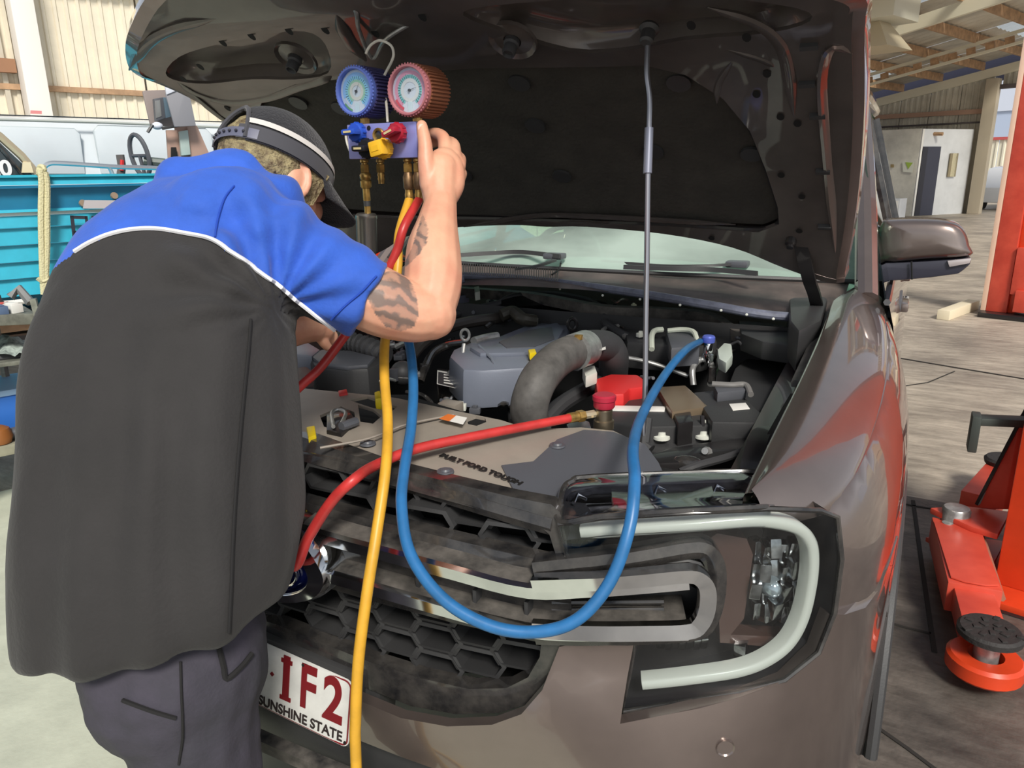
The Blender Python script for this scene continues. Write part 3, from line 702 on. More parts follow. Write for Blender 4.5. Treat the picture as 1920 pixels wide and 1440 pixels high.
# badge
bc = rayF(575, 1022, .07); bs = .02; bz = .905
def oval(a, b, off, n=40, dz=0): return [F(bs+a*math.cos(2*math.pi*k/n), bz+b*math.sin(2*math.pi*k/n)+dz, off) for k in range(n)]
em = MB().grid([oval(.155,.078,.0), oval(.155,.078,.05), oval(.148,.071,.066), oval(.122,.056,.072), oval(.116,.052,.068), oval(.112,.05,.060)], closed=True).build('badge_bezel', CHROME, T)
e2 = MB(); e2.grid([oval(.113,.051,.060), oval(.108,.046,.070), oval(.08,.03,.073), oval(.03,.012,.074)], closed=True); e2.f.append(list(range(120, 160))); e2.mi.append(0)
e2.build('badge_oval', mat('badge_blue', (14,22,74), .12, .3, coat=1), em)
MB().tube(oval(.100,.041,.0735), .0018, 6, closed=True).build('badge_ring', CHROME, em)

# ---------------------------------------------------------------- bumper
def bulge(s, z):
    f = max(0, min(1, (z-.50)/.33)); return .012+.050*math.sin(math.pi*min(1, f*.9+.05))**.8*max(.25, 1-(abs(s)/.95)**6)*(1-max(0, min(1, (abs(s)-.9)/.2)))-.008*max(0, min(1, (abs(s)-.95)/.15))
bt = [(686,1289),(770,1323),(854,1338),(934,1336),(985,1320),(1020,1284),(1047,1218),(1080,1212),(1190,1205),(1176,1270),(1163,1340),(1250,1328),(1390,1305),(1475,1282),(1540,1232),(1568,1162),(1600,1164)]
BSZ = [rayF(a, b, .03) for a, b in bt]; zs = BSZ[-1][1]
send = _S[-1]
side = [(1.16, zs), (1.30, zs-.005), (1.36, .74), (1.32, .60), (1.22, .52), (1.05, .47), (.80, .48), (.55, .50), (.36, .515)]
bot = [rayF(a, b, .03) for a, b in [(900,1450),(830,1424),(762,1399),(693,1371)]]
out = BSZ + side + bot
bump = patch('front_bumper', None, bulge, .02, PAINT, T, szout=out, step=.035)
mirror_copy(bump, T)
low = patch('lower_bumper', None, lambda s, z: .02-.35*max(0, .52-z)**1.2, .03, BLKPL, T, szout=[(-.98,.53),(-.5,.60),(0,.62),(.5,.60),(.98,.53),(.99,.42),(.6,.30),(0,.28),(-.6,.30),(-.99,.42)], step=.06)
MB().sweep([F(s, .505-.02*(s/.5)**2, .05) for s in [x*.05 for x in range(-16, 17)]], [(-.01,-.02),(.01,-.016),(.012,.01),(-.01,.014)]).build('bumper_lip', BLKDUST, low)
for px, py in [(1365,1416)]:
    s, z = rayF(px, py, .06); p, n = plan(s); MB().lathe([(0,0),(.012,0),(.014,.002),(.014,-.01),(0,-.01)], F(s, z, bulge(s, z)+.001), n, 16).build('parking_sensor', PAINT, bump)

# ---------------------------------------------------------------- number plate
WH = mat('plate_white', (226,226,222), .35, var=.06, vscale=30)
pc = at(652, 1338, 1.30); PTX = V((1, .0, -.085)).normalized(); PTN = V((.05, -1, .10)).normalized(); PTX = (PTX-PTN*PTX.dot(PTN)).normalized(); PTY = PTN.cross(PTX)
if PTY.z < 0: PTY = -PTY
PO = pc - PTX*.186
def PW(x, y, z=0):
    b = .010*(abs(x)/.186)**2; return PO + PTX*x + PTY*(y-.010*max(0, x/.186)**2) + PTN*(z-b)
def rrect(w, h, r, n=5):
    o = []
    for cx, cy, a0 in ((w-r,h-r,0),(-w+r,h-r,90),(-w+r,-h+r,180),(w-r,-h+r,270)):
        for k in range(n+1): a = math.radians(a0+90*k/n); o.append((cx+r*math.cos(a), cy+r*math.sin(a)))
    return o
vs, tri = cdt_fill(rrect(.186,.067,.014), (), .03)
plate = sheet(vs, tri, lambda x, y: PW(x, y, .001), lambda x, y: PW(x, y, -.001), 'number_plate', WH, T)
MB().tube([PW(x, y, .0012) for x, y in rrect(.183,.064,.012)], .0017, 6, closed=True).build('plate_rim', MAROON, plate)
MB().box(PO-PTN*.022+PTY*-.004, (.40,.15,.022), Matrix((PTX, PTY, PTN)).transposed()).build('plate_bracket', BLKPL, T, bevel=.006)
MB().box(PO-PTN*.06, (.46,.13,.06), Matrix((PTX, PTY, PTN)).transposed()).build('plate_plinth', BLKPL, T, bevel=.01)
def ptext(s, x, y, size, m, bold, sx, nm='plate_character'):
    return text_obj(nm, s, size, None, m, plate, .0008, bold, sx, warp=lambda c: PW(x+c.x, y+c.y, .0016+c.z))
DKT = mat('plate_black_lettering', (44,34,34), .5)
ptext('0', -.030, .014, .120, MAROON, .0022, .56); ptext('I', .050, .014, .120, MAROON, .0030, .8); ptext('F', .097, .014, .120, MAROON, .0030, .64); ptext('2', .150, .012, .120, MAROON, .0030, .70)
MB().lathe([(0,.0024),(.0045,.0022),(.0052,.001),(0,.001)], PW(.018, .014), PTN, 4).build('plate_dot', MAROON, plate)
for yy in (.052, -.023):
    MB().prism([PW(.050+a, yy+b, .001) for a, b in ((-.012,-.004),(.012,-.004),(.012,.004),(-.012,.004))], PTN*.0018).build('plate_character', MAROON, plate)
ptext('- SUNSHINE STATE', .074, -.050, .0275, DKT, .0004, .86, 'plate_slogan')
for x, y in ((.179,-.058),(.085,.059)): MB().lathe([(0,.003),(.003,.0028),(.0035,.001),(0,.001)], PW(x, y), PTN, 8).build('plate_rivet', DARKIN, plate)

# ---------------------------------------------------------------- headlamp
lens_px = [(1047,984),(1130,972),(1300,962),(1440,955),(1540,958),(1572,970),(1580,1050),(1567,1150),(1537,1225),(1472,1277),(1385,1300),(1168,1336),(1180,1265),(1192,1200),(1290,1197),(1325,1186),(1346,1152),(1348,1092),(1325,1062),(1290,1052),(1180,1060),(1065,1068)]
szl = [rayF(a, b, .022) for a, b in lens_px]
hl = patch('headlamp', None, -.075, .02, mat('lamp_black', (48,45,46), .35), T, szout=[(s, z-.04 if i < 6 else z) for i, (s, z) in enumerate(szl)], step=.05)
lens = patch('lamp_lens', lens_px, .022, .004, LENS, hl, step=.03)
# side wall between lens rim and housing
_w = szl[5:]+szl[:1]; MB().grid([[F(s, z, .020) for s, z in _w], [F(s, z, -.075) for s, z in _w]]).build('lamp_wall', mat('lamp_wall_black', (52,50,52), .3), hl, angle=30)
MB().tube([F(s, z, .020) for s, z in szl], .004, 6, closed=True).build('lens_seal', BLKGL, hl)
drl = [(1088,1000),(1180,996),(1290,989),(1400,980),(1455,982),(1500,994),(1522,1018),(1528,1050),(1524,1100),(1510,1160),(1485,1207),(1445,1240),(1390,1262),(1300,1276),(1204,1286)]
dsz = catmull([V((*rayF(a, b, .01), 0)) for a, b in drl], 5)
MB().sweep([F(q.x, q.y, .006) for q in dsz], [(-.009,-.02),(.009,-.02),(.009,.002),(.005,.006),(-.005,.006),(-.009,.002)], ups=[plan(q.x)[1] for q in dsz]).build('light_guide', DRLM, hl, angle=50)
patch('reflector_strip', [(1100,1012),(1320,1002),(1300,1022),(1280,1030),(1110,1036)], -.02, .012, SILVREF, hl, step=.03)
patch('lamp_divider', [(1095,1042),(1290,1036),(1345,1000),(1400,1010),(1412,1040),(1395,1160),(1370,1190),(1480,1195),(1470,1215),(1350,1205),(1345,1080),(1320,1052),(1100,1058)], -.03, .03, mat('lamp_brown', (96,70,62), .25, .2, coat=.6), hl, step=.04)
# projector bowl: stepped reflector facets around a lens
for k in range(6):
    for j in range(4):
        x0 = 1408+k*17.5; y0 = 1008+j*38+(k % 2)*6
        if x0 > 1500 or (j == 3 and k > 4): continue
        p = PF(x0+8, y0+18, -.05+.012*((k+j) % 3)); s, z = rayF(x0+8, y0+18, -.05); n = plan(s)[1]
        R = Matrix((V((-n.y, n.x, 0)), V((0,0,1)), n)).transposed() @ Matrix.Rotation(.25*math.sin(k*2.1+j), 3, 'X') @ Matrix.Rotation(.3*math.cos(j*1.7+k), 3, 'Y')
        MB().box(p, (.0165,.030,.02), R).build('reflector_facet', SILVREF, hl, bevel=.002)
s, z = rayF(1452, 1105, -.03); n = plan(s)[1]
MB().lathe([(0,.030),(.008,.028),(.014,.022),(.018,.010),(.020,0),(0,0)], F(s, z, -.05), n, 20).build('projector_lens', mat('projector_glass', (190,200,205), .05, .6, coat=1), hl)
for k in range(7):
    s, z = rayF(1240+k*14, 1212+(k % 2)*2, -.02); n = plan(s)[1]; R = Matrix((V((-n.y, n.x, 0)), V((0,0,1)), n)).transposed()
    MB().box(F(s, z, -.04), (.011,.026,.02), R @ Matrix.Rotation(.4, 3, 'X')).build('reflector_facet', SILVREF, hl, bevel=.002)
MB().box(PF(1390, 1212, -.03), (.018,.03,.02)).build('reflector_facet', SILVREF, hl, bevel=.002)
# clear upper housing that shows with the bonnet up
uh_out = [(1050,945),(1056,918),(1072,905),(1112,896),(1395,886),(1420,897),(1432,920),(1436,952),(1300,960),(1130,972),(1060,980)]
P3 = [onZ(a, b, 1.052) for a, b in uh_out[:8]]+[F(*rayF(a, b, .022), .018) for a, b in ((1440,956),(1300,963),(1130,973),(1050,984))]
lidm = MB(); c = sum(P3, V())/len(P3)+V((0,0,.004)); n = len(P3)
rows = [P3, [c.lerp(p, .90)+V((0,0,.006)) for p in P3], [c.lerp(p, .5)+V((0,0,.006)) for p in P3]]
lidm.grid(rows, closed=True); lidm.f.append([2*n+i for i in range(n)]); lidm.mi.append(0)
uh = lidm.build('upper_lamp_housing', glassmat('clear_housing', (214,216,222), 1.5, .05), hl, angle=25)
MB().grid([[p+V((0,0,-.002)) for p in P3[:8]], [p+V((0,0,-.05)) for p in P3[:8]]]).build('housing_wall', mat('smoked_grey', (82,82,88), .3, .3), hl)
q = MB(); q.add([p+V((0,0,-.028)) for p in P3], [list(range(n))]); q.build('housing_floor', mat('smoked_grey', (82,82,88), .3, .3), hl, fix=False)
a = onZ(1062, 940, 1.03); b = onZ(1416, 925, 1.03)
slab('reflector_tray', [(1062,925),(1100,910),(1400,900),(1415,915),(1412,932),(1100,944),(1066,948)], 1.036, 1.02, SILVREF, hl, .003)
for px, py in [(1085,935),(1235,920),(1345,918)]:
    MB().tube([onZ(px-10, py+8, 1.045), onZ(px-2, py-8, 1.048), onZ(px+14, py+2, 1.044)], .003, 6).build('housing_clip', CHROME, hl)
MB().tube(catmull([p+V((0,0,.002)) for p in P3], 3, True), .005, 6, closed=True).build('housing_rim', BLKGL, hl)
mirror_copy(hl, T)

# ---------------------------------------------------------------- wings (fenders)
def wzt(y): return 1.085+.105*min(1, max(0, y-.16)/1.15)**.8
def winn(y): return .775+.03*(y-1.3)/.2 if y > 1.3 else .775+.012*math.sin((y-.16)*2.2)
def wxo(y):
    for i in range(len(_dense)//2, len(_dense)-1):
        if _dense[i].y <= y <= _dense[i+1].y: return _dense[i].x+(_dense[i+1].x-_dense[i].x)*(y-_dense[i].y)/max(1e-6, _dense[i+1].y-_dense[i].y)
    return .955-.02*(y-1.45)
def winset(s, z):
    y = plan(s)[0].y; W = max(.06, wxo(y)-winn(y)); d = wzt(y)-z; tab = [(-.01,.62),(.02,.46),(.045,.32),(.07,.22),(.10,.14),(.135,.075),(.17,.03),(.21,.008),(.25,0),(.32,-.02),(.6,-.01)]
    for (a, p_), (b, q_) in zip(tab, tab[1:]):
        if d <= b: return W*(p_+(q_-p_)*(d-a)/(b-a))
    return 0
def s_of_y(y):
    return min((abs(_dense[i].y-y), _S[i]) for i in range(len(_dense)//2+20, len(_dense)))[1]
wf_ = [rayF(a, b, .022) for a, b in [(1574,968),(1583,1050),(1571,1152)]]; zs_ = .850
def fender(sgn):
    rows = []
    for y in [.165,.20,.25,.30,.36,.44,.52,.60,.70,.80,.90,1.0,1.1,1.2,1.3,1.4,1.48,1.56]:
        zt = wzt(y); inn = winn(y); W = wxo(y)-inn; zl = 1.036 if y < .30 else 0
        prof = [(inn+.004, zt-.045),(inn, zt-.008),(inn+.012, zt),(inn+W*.22, zt+.004),(inn+W*.45, zt-.012),(inn+W*.68, zt-.045),(inn+W*.78-.006, zt-.080),(inn+W*.88-.018, zt-.125)]
        rows.append(catmull([V((x*sgn, y, max(z, zl))) for x, z in prof], 4))
    ob = MB().grid(rows).build('front_wing', PAINT, T, angle=60, fix=False)
    top = [(s_of_y(y), wzt(y)-.052) for y in (1.44,1.3,1.15,1.0,.85,.7,.55,.45,.38,.32,.28,.245,.215)]
    arch_ = [(s_of_y(y), .40+math.sqrt(max(0, .46**2-(y-.90)**2))) for y in (.56,.62,.70,.80,.90,1.0,1.1,1.18,1.24,1.30)]
    WP = [(wf_[0][0]-.045, wf_[0][1]+.014), (wf_[0][0]+.003, wf_[0][1]+.004), (wf_[1][0]+.004, wf_[1][1]), (wf_[2][0]+.004, zs_), (1.10, zs_), (1.20, zs_-.002)]+arch_+[(s_of_y(1.34), .48), (s_of_y(1.44), .48)]+top
    vs, tri = cdt_fill(WP, (), .03)
    sd_ = sheet(vs, tri, lambda s, z: F(s, z, .0015-winset(s, z)), lambda s, z: F(s, z, -.003-winset(s, z)), 'wing_side', PAINT, ob, angle=60)
    if sgn < 0:
        for v_ in sd_.data.vertices: v_.co.x = -v_.co.x
        sd_.data.flip_normals(); ob.data.flip_normals()
    return ob
fr = fender(1); fl = fender(-1)
for sg, ob in ((1, fr), (-1, fl)):
    arch = [V((.992*sg, .90+.462*math.cos(a), .40+.462*math.sin(a))) for a in [math.radians(10+k*8) for k in range(21)]]
    MB().tube(arch, .012, 8).build('wheel_arch_lip', BLKPL, ob)
    MB().grid([[V((.70*sg, p.y, p.z)) for p in arch], [V((.985*sg, p.y, p.z)) for p in arch]]).build('wheel_arch_liner', DARKIN, ob, fix=False)
# gutter between wing and engine bay
for sg in (1, -1):
    gt = MB().grid([[V((x*sg, y, z+.07*(y-.3))) for x, z in ((.77,1.06),(.765,1.00),(.735,.985),(.70,.985),(.69,.80))] for y in (.20,.5,.8,1.1,1.45)]).build('inner_wing', mat('bay_paint', (72,60,58), .35, .4, coat=.4), T, fix=False)
    q = [onZ(1500,722,1.09), onZ(1560,580,1.135)]
    if sg < 0: q = [V((-p.x, p.y, p.z)) for p in q]
    MB().sweep([q[0], q[0].lerp(q[1], .3), q[0].lerp(q[1], .7), q[1]], [(-.017,-.006),(.017,-.006),(.019,.004),(.010,.010),(-.012,.010),(-.019,.004)]).build('rubber_seal_strip', DRUBBER, gt, angle=50)
    q = [onZ(1440,880,1.0), onZ(1455,830,1.03), onZ(1475,790,1.045), onZ(1500,745,1.06)]
    if sg < 0: q = [V((-p.x, p.y, p.z)) for p in q]
    MB().sweep(catmull(q, 4), [(-.02,-.012),(.02,-.012),(.022,.004),(-.02,.006)]).build('wing_bracket', BLKMT, gt)
p0 = [onZ(1402,905,.98), onZ(1415,850,1.02), onZ(1428,818,1.03), onZ(1452,812,1.03)]
MB().sweep(catmull(p0, 5), [(-.016,-.02),(.016,-.02),(.018,.01),(-.018,.01)]).build('lamp_stay', BLKMT, T)

# ---------------------------------------------------------------- cab, doors, glass, bed
def quad(name, pts, m, parent, th=.012, smooth=False):
    pts = [V(p) for p in pts]; n = (pts[1]-pts[0]).cross(pts[2]-pts[0]).normalized()
    return MB().prism(pts, n*th).build(name, m, parent, smooth=smooth)
sideprof = [(.965,.50),(.978,.66),(.972,.82),(.955,.98),(.935,1.10),(.918,1.16)]
for sg in (1, -1):
    for nm, y0, y1 in (('front_door', 1.45, 2.52), ('rear_door', 2.53, 3.40)):
        mb = MB().grid([[V((x*sg, y, z)) for x, z in sideprof] for y in [y0+(y1-y0)*k/6 for k in range(7)]])
        d = mb.build(nm, PAINT, T, fix=False, angle=60)
        MB().box(((.960*sg), y1-.16, 1.02), (.03,.20,.035)).build('door_handle', PAINT, d, bevel=.008)
        MB().box(((.944*sg), y1-.16, 1.02), (.012,.25,.07)).build('handle_cup', DKGREY, d, bevel=.004)
        w0 = y0+(.34 if nm == 'front_door' else .03); 
        gl = quad('door_window', [(.905*sg, y0+.03, 1.17), (.905*sg, y1-.03, 1.17), (.735*sg, y1-.06, 1.74), (.735*sg, w0+.25 if nm == 'front_door' else w0, 1.74)], GLASS, d, .004)
        MB().tube([V((.912*sg, y0+.01, 1.165)), V((.912*sg, y1, 1.165))], .010, 6).build('window_trim', DCHROME, d)
        MB().tube([V((.905*sg, y1, 1.17)), V((.735*sg, y1-.02, 1.75))], .022, 6).build('door_pillar', BLKGL, d)
    mb = MB().grid([[V((x*sg, y, z)) for x, z in sideprof] for y in (3.41, 3.8, 4.3, 4.8, 5.25)]); mb.build('bed_side', PAINT, T, fix=False)
    MB().tube(catmull([V((.86*sg, 1.46, 1.17)), V((.815*sg, 1.75, 1.42)), V((.76*sg, 2.08, 1.66)), V((.725*sg, 2.32, 1.78)), V((.72*sg, 2.7, 1.80)), V((.72*sg, 3.4, 1.79))], 5), .032, 10).build('windscreen_pillar', PAINT, T)
    MB().sweep(catmull([V((.83*sg, 1.50, 1.205)), V((.79*sg, 1.78, 1.44)), V((.74*sg, 2.10, 1.68))], 5), [(-.006,-.02),(.006,-.02),(.006,.02),(-.006,.02)]).build('pillar_trim', BLKPL, T)
MB().grid([[V((x, y, 1.80+.06*(1-(x/.74)**2)-.04*max(0, 2.45-y))) for x in [k*.12-.72 for k in range(13)]] for y in (2.2,2.4,2.7,3.0,3.4)]).build('roof', PAINT, T, fix=False)
quad('cab_back', [(-.9,3.40,.6),(.9,3.40,.6),(.88,3.40,1.2),(-.88,3.40,1.2)], SEATM, T); quad('rear_window', [(-.88,3.40,1.2),(.88,3.40,1.2),(.72,3.40,1.8),(-.72,3.40,1.8)], GLASS, T, .004)
def wscr(x, f):
    yb = 1.52+.10*(-(x/.85)**2)*-1*-1+.12*0; yb = 1.50+.14*(x/.85)**2; yt = 2.18+.10*(x/.74)**2; w = .86*(1-f)+.73*f
    return V((x/.86*w, yb*(1-f)+yt*f, 1.205*(1-f)+1.80*f+.012*math.sin(math.pi*f)-.012*(x/.86)**2*(1-f)))
MB().grid([[wscr(-.86+k*.086, f/8) for k in range(21)] for f in range(9)]).build('windscreen', WSHEEN, T, fix=False)
MB().tube([wscr(-.86+k*.086, 0)+V((0,-.004,.002)) for k in range(21)], .008, 6).build('windscreen_seal', BLKPL, T)
dash = MB().grid([[V((x, y, z-.05*(x/.85)**2)) for x in [k*.17-.85 for k in range(11)]] for y, z in ((1.60,1.17),(1.75,1.20),(1.95,1.20),(2.05,1.12),(2.06,.8))]).build('dashboard', mat('dash_grey', (150,164,156), .7), T, fix=False)
for x in (-.40, .40):
    MB().box((x, 2.95, .95), (.5,.5,.5)).box((x, 3.15, 1.28), (.48,.14,.62)).box((x, 3.17, 1.64), (.26,.10,.17)).build('cab_seat', SEATM, T, bevel=.04)
MB().tube([V((-.42+.18*math.cos(a), 2.25+.06*math.sin(a), 1.12+.17*math.sin(a))) for a in [k*math.pi/10 for k in range(20)]], .014, 8, closed=True).build('steering_wheel', BLKPL, T)
MB().box((0, 3.1, .38), (1.55,4.0,.22)).build('chassis', DARKIN, T, bevel=.02)
MB().box((0, 4.33, .80), (1.5,1.8,.04)).build('bed_floor', BLKPL, T)
# mirrors
def mirror():
    cap_px = [(1652,420),(1668,413),(1740,412),(1790,418),(1812,436),(1820,462),(1822,482),(1740,488),(1650,492),(1645,450)]
    P = [onY(a, b, 1.80) for a, b in cap_px]; c = sum(P, V())/len(P); n = len(P)
    P = catmull(P, 3, True); n = len(P)
    def ringo(sc, dy): return [c+(p-c)*sc+V((0, dy, 0)) for p in P]
    mb = MB().grid([ringo(.30,-.012), ringo(.70,-.008), ringo(.90,.004), ringo(.985,.028), ringo(1.0,.06), ringo(1.0,.12)], closed=True)
    mb.f.append([i for i in range(n)]); mb.mi.append(0); o = len(mb.v); mb.f.append([o-n+i for i in range(n)]); mb.mi.append(0)
    cap = mb.build('side_mirror', PAINT, T, angle=60)
    arm = [(1610,494),(1650,493),(1740,489),(1822,483),(1820,496),(1798,514),(1745,521),(1690,526),(1625,529)]
    A = [onY(a, b, 1.81) for a, b in arm]
    MB().prism(A, V((0,.11,0))).build('mirror_arm', mat('mirror_black', (52,52,64), .38), cap, bevel=.012)
    MB().tube([onY(1709,490,1.80), onY(1710,524,1.80)], .003, 6).build('arm_joint', DARKIN, cap)
    I = [onY(a, b, 1.80) for a, b in [(1776,489),(1822,484),(1818,494),(1780,501)]]
    MB().prism(I, V((0,.02,0))).build('indicator', mat('indicator_clear', (196,186,186), .15, .3, coat=.6), cap, bevel=.003)
    G = [c+(p-c)*.86+V((0,.122,0)) for p in P]; MB().prism(G, V((0,.003,0))).build('mirror_glass', CHROME, cap)
    return cap
mc = mirror(); mirror_copy(mc, T)
# wheels
def wheel(x, y):
    sg = 1 if x > 0 else -1
    t = MB().lathe([(.23,-.12),(.34,-.125),(.375,-.10),(.385,-.04),(.385,.04),(.375,.10),(.34,.125),(.23,.12)], (x, y, .385), (sg,0,0), 40).build('wheel', TYRE, T)
    MB().lathe([(0,.04),(.05,.045),(.06,.03),(.20,.05),(.225,.09),(.235,.115),(.235,-.1),(0,-.1)], (x, y, .385), (sg,0,0), 30).build('rim', mat('alloy_grey', (120,120,122), .3, .8), t)
    for k in range(30):
        a = 2*math.pi*k/30; R = Matrix.Rotation(-a, 3, 'X') 
        MB().box((x, y+.384*math.sin(a)*-1, .385+.384*math.cos(a)), (.2,.05,.012), Matrix.Rotation(a, 3, 'X')).build('tread_block', TYRE, t)
wheel(.81, .90); wheel(-.81, .90); wheel(.81, 4.17); wheel(-.81, 4.17)
# ================================================================ engine bay
MB().box((0, .80, .60), (1.40,1.15,.04)).build('bay_floor', DARKIN, T)
MB().grid([[V((x, 1.30+.02*(x/.7)**2, z)) for x in (-.76,-.4,0,.4,.76)] for z in (.6,.85,1.02,1.10)]).build('firewall', mat('firewall_black', (46,46,47), .6, bump=.1, bscale=30), T, fix=False)
MB().box((0, .36, .80), (1.30,.06,.42)).build('radiator', DARKIN, T, bevel=.01)
# cowl: wide moulded panel below the windscreen, with mesh intake and rubber seal
def cw(x, f): # f 0 front edge .. 1 glass
    z0 = 1.178-.055*(abs(x)/.72)**2.2; z1 = 1.20-.012*(x/.86)**2
    y0 = 1.27+.06*(abs(x)/.72)**2; y1 = 1.50+.14*(x/.85)**2
    return V((x, y0*(1-f)+y1*f, z0*(1-f)+z1*f+.016*math.sin(math.pi*f)-.010*(1 if .3 < f < .7 else 0)))
COWL = mat('cowl_brown_black', (104,92,86), .5, var=.35, vscale=7, var2=(64,58,55))
cowl = MB().grid([[cw(-.80+k*.05, f/8) for k in range(33)] for f in range(9)]).build('cowl_panel', COWL, T, fix=False)
MB().tube(catmull([onZ(850,516,1.19), onZ(960,521,1.19), onZ(1080,534,1.185), onZ(1210,552,1.178), onZ(1330,572,1.165), onZ(1420,588,1.15), onZ(1478,594,1.142)], 6), .0125, 10).build('cowl_seal', mat('seal_grey', (112,116,134), .45, var=.25, vscale=30), cowl)
s2 = [V((-p.x, p.y, p.z)) for p in (onZ(1210,552,1.178), onZ(1330,572,1.165), onZ(1478,594,1.142))]
MB().tube(catmull([V((-.36,1.28,1.187))]+[p for p in s2[1:]], 5), .0125, 10).build('cowl_seal', MATS['seal_grey'], cowl)
for px, py in [(872,528),(940,533),(1050,548),(1130,560),(1200,567),(1275,578),(1352,588),(1400,596),(1450,604)]:
    MB().lathe([(0,.004),(.003,.003),(.004,0),(0,0)], onZ(px, py-6, 1.165), (0,-1,.4), 8).build('seal_pin', WHITEP, cowl)
for k in range(44):    # intake mesh slots
    px = 856+k*4.4; a = onZ(px, 492+k*.35, 1.222); b = onZ(px, 512+k*.35, 1.206)
    MB().tube([a, b], .0015, 4).build('intake_slot', BLKPL, cowl)
MB().tube(catmull([onZ(1035,515,1.222), onZ(1048,505,1.222), onZ(1052,490,1.222)], 3), .003, 5).build('panel_joint', DARKIN, cowl)
slab('cowl_corner', [(1480,560),(1505,540),(1540,535),(1552,560),(1540,600),(1498,620),(1482,600)], 1.165, 1.06, BLKPL, cowl, .01)
# lower cowl channel (firewall lip)
MB().sweep(catmull([onZ(850,540,1.12), onZ(1000,552,1.12), onZ(1130,575,1.115), onZ(1240,580,1.11), onZ(1330,590,1.10), onZ(1380,620,1.08), onZ(1430,640,1.07), onZ(1515,655,1.06)], 5), [(-.014,-.03),(.01,-.03),(.014,.004),(-.014,.006)]).build('firewall_lip', BLKDUST, T)
slab('relay_shelf', [(1385,600),(1440,605),(1500,615),(1500,650),(1430,640),(1390,625)], 1.09, 1.04, BLKPL, T, .005)
# wipers
def wiper(px_arm, px_blade, pivot):
    P = [onZ(*p) for p in px_arm]; w = MB().sweep(catmull(P, 5), [(-.008,-.003),(.008,-.003),(.006,.004),(-.006,.004)]).build('wiper', BLKPL, T)
    B = [onZ(*p) for p in px_blade]; MB().sweep(catmull(B, 4), [(-.006,-.008),(.006,-.008),(.003,.006),(-.003,.006)]).build('wiper_blade', BLKPL, w)
    c = onZ(*pivot); MB().box(c, (.07,.05,.02)).build('wiper_head', DKGREY, w, bevel=.007)
wiper([(968,505,1.235),(980,503,1.24),(1010,498,1.245),(1040,488,1.25)], [(860,478,1.245),(920,474,1.25),(980,472,1.255),(1050,480,1.255)], (1040,480,1.25))
wiper([(1130,489,1.23),(1240,498,1.235),(1330,498,1.24),(1380,495,1.24)], [(1170,500,1.23),(1260,503,1.235),(1340,505,1.235),(1420,512,1.235)], (1383,495,1.24))
# engine cover
ec = slab('engine_cover', [(843,668),(850,655),(880,642),(935,630),(985,610),(1040,600),(1068,606),(1062,640),(1035,668),(1000,688),(965,690),(905,694),(868,692)], 1.055, .955, COVERG, T, .010, taper=.03)
slab('cover_top', [(880,650),(925,648),(1000,612),(1045,604),(1058,616),(1040,645),(985,660),(900,662)], 1.066, 1.05, COVERG, ec, .006)
slab('cover_recess', [(935,640),(990,618),(1035,612),(1040,635),(1000,650),(950,652)], 1.0685, 1.06, DKGREY, ec, .004)
MB().tube([onZ(898,648,1.068), onZ(922,672,1.06), onZ(930,690,1.05)], .004, 6).build('cover_rib', COVERG, ec)
slab('oil_cap', [(990,655),(1003,653),(1006,660),(993,663)], 1.078, 1.06, YELP, ec, .003)
def eye(name, px, py, z, R, r, par, lean=V((0,0,1))):
    c = onZ(px, py, z); x = RT; y = lean; return MB().tube([c + x*(R*math.cos(a)) + y*(R*1.35*math.sin(a)) for a in [k*2*math.pi/20 for k in range(20)]], r, 8, closed=True).build(name, STEEL if 'lift' in name else BLKMT, par)
e1 = eye('lifting_eye', 872, 628, 1.09, .012, .0042, T); MB().tube([onZ(870,645,1.075), onZ(868,664,1.05)], .006, 8).build('eye_shank', STEEL, e1)
eye('sensor_ring', 1073, 608, 1.085, .013, .006, T)
# intake hose with clamp and elbow
ih = [(1000,800,.98),(992,775,1.02),(997,742,1.06),(1015,705,1.095),(1048,672,1.11),(1085,655,1.11)]
P = [onZ(*p) for p in ih]
MB().tube(catmull(P, 7), .042, 18, caps=True).build('intake_hose', DRUBBER, T)
el = [(1085,655,1.11),(1110,648,1.105),(1138,650,1.09),(1150,668,1.06),(1150,700,1.0)]
elb = MB().tube(catmull([onZ(*p) for p in el], 6), .040, 18).build('intake_elbow', RUBBER, T)
a, b = onZ(1077,660,1.112), onZ(1098,652,1.108); d = (b-a).normalized()
cl = MB().tube([a, a+d*.006, b-d*.006, b], .0445, 24).build('hose_clamp', STEEL, T)
MB().box(onZ(1085,632,1.15), (.018,.012,.012)).build('clamp_screw', BRASS, cl, bevel=.002)
MB().add([onZ(a, b, 1.108) for a, b in [(1127,645),(1134,642),(1136,655),(1128,657)]], [(0,1,2,3)]).build('elbow_sticker', PAPER, elb, fix=False)
# other hoses and pipes
hose('coolant_hose', [(770,668,1.03),(790,645,1.05),(830,618,1.06),(880,604,1.065),(930,597,1.065),(950,592,1.065)], .019, mat('hose_brown', (62,57,54), .4), T)
ch = hose('bypass_elbow', [(940,592,1.08),(962,585,1.09),(980,598,1.08),(1003,602,1.07)], .021, mat('hose_olive', (56,52,44), .5), T)
MB().tube([onZ(999,601,1.07), onZ(1007,602,1.069)], .013, 10).build('hose_end', WHITEP, ch)
hose('bright_tube', [(888,640,1.06),(910,634,1.06),(933,630,1.06)], .0125, STEEL, T)
hose('black_tube', [(788,715,.97),(797,690,1.0),(812,662,1.02),(840,648,1.03),(880,642,1.05)], .012, BLKGL, T)
hose('heater_hose', [(850,590,1.06),(890,580,1.07),(935,570,1.09),(960,558,1.11),(1010,552,1.11),(1060,556,1.11),(1110,568,1.10),(1130,585,1.09),(1140,610,1.07),(1190,640,1.04)], .014, RUBBER, T)
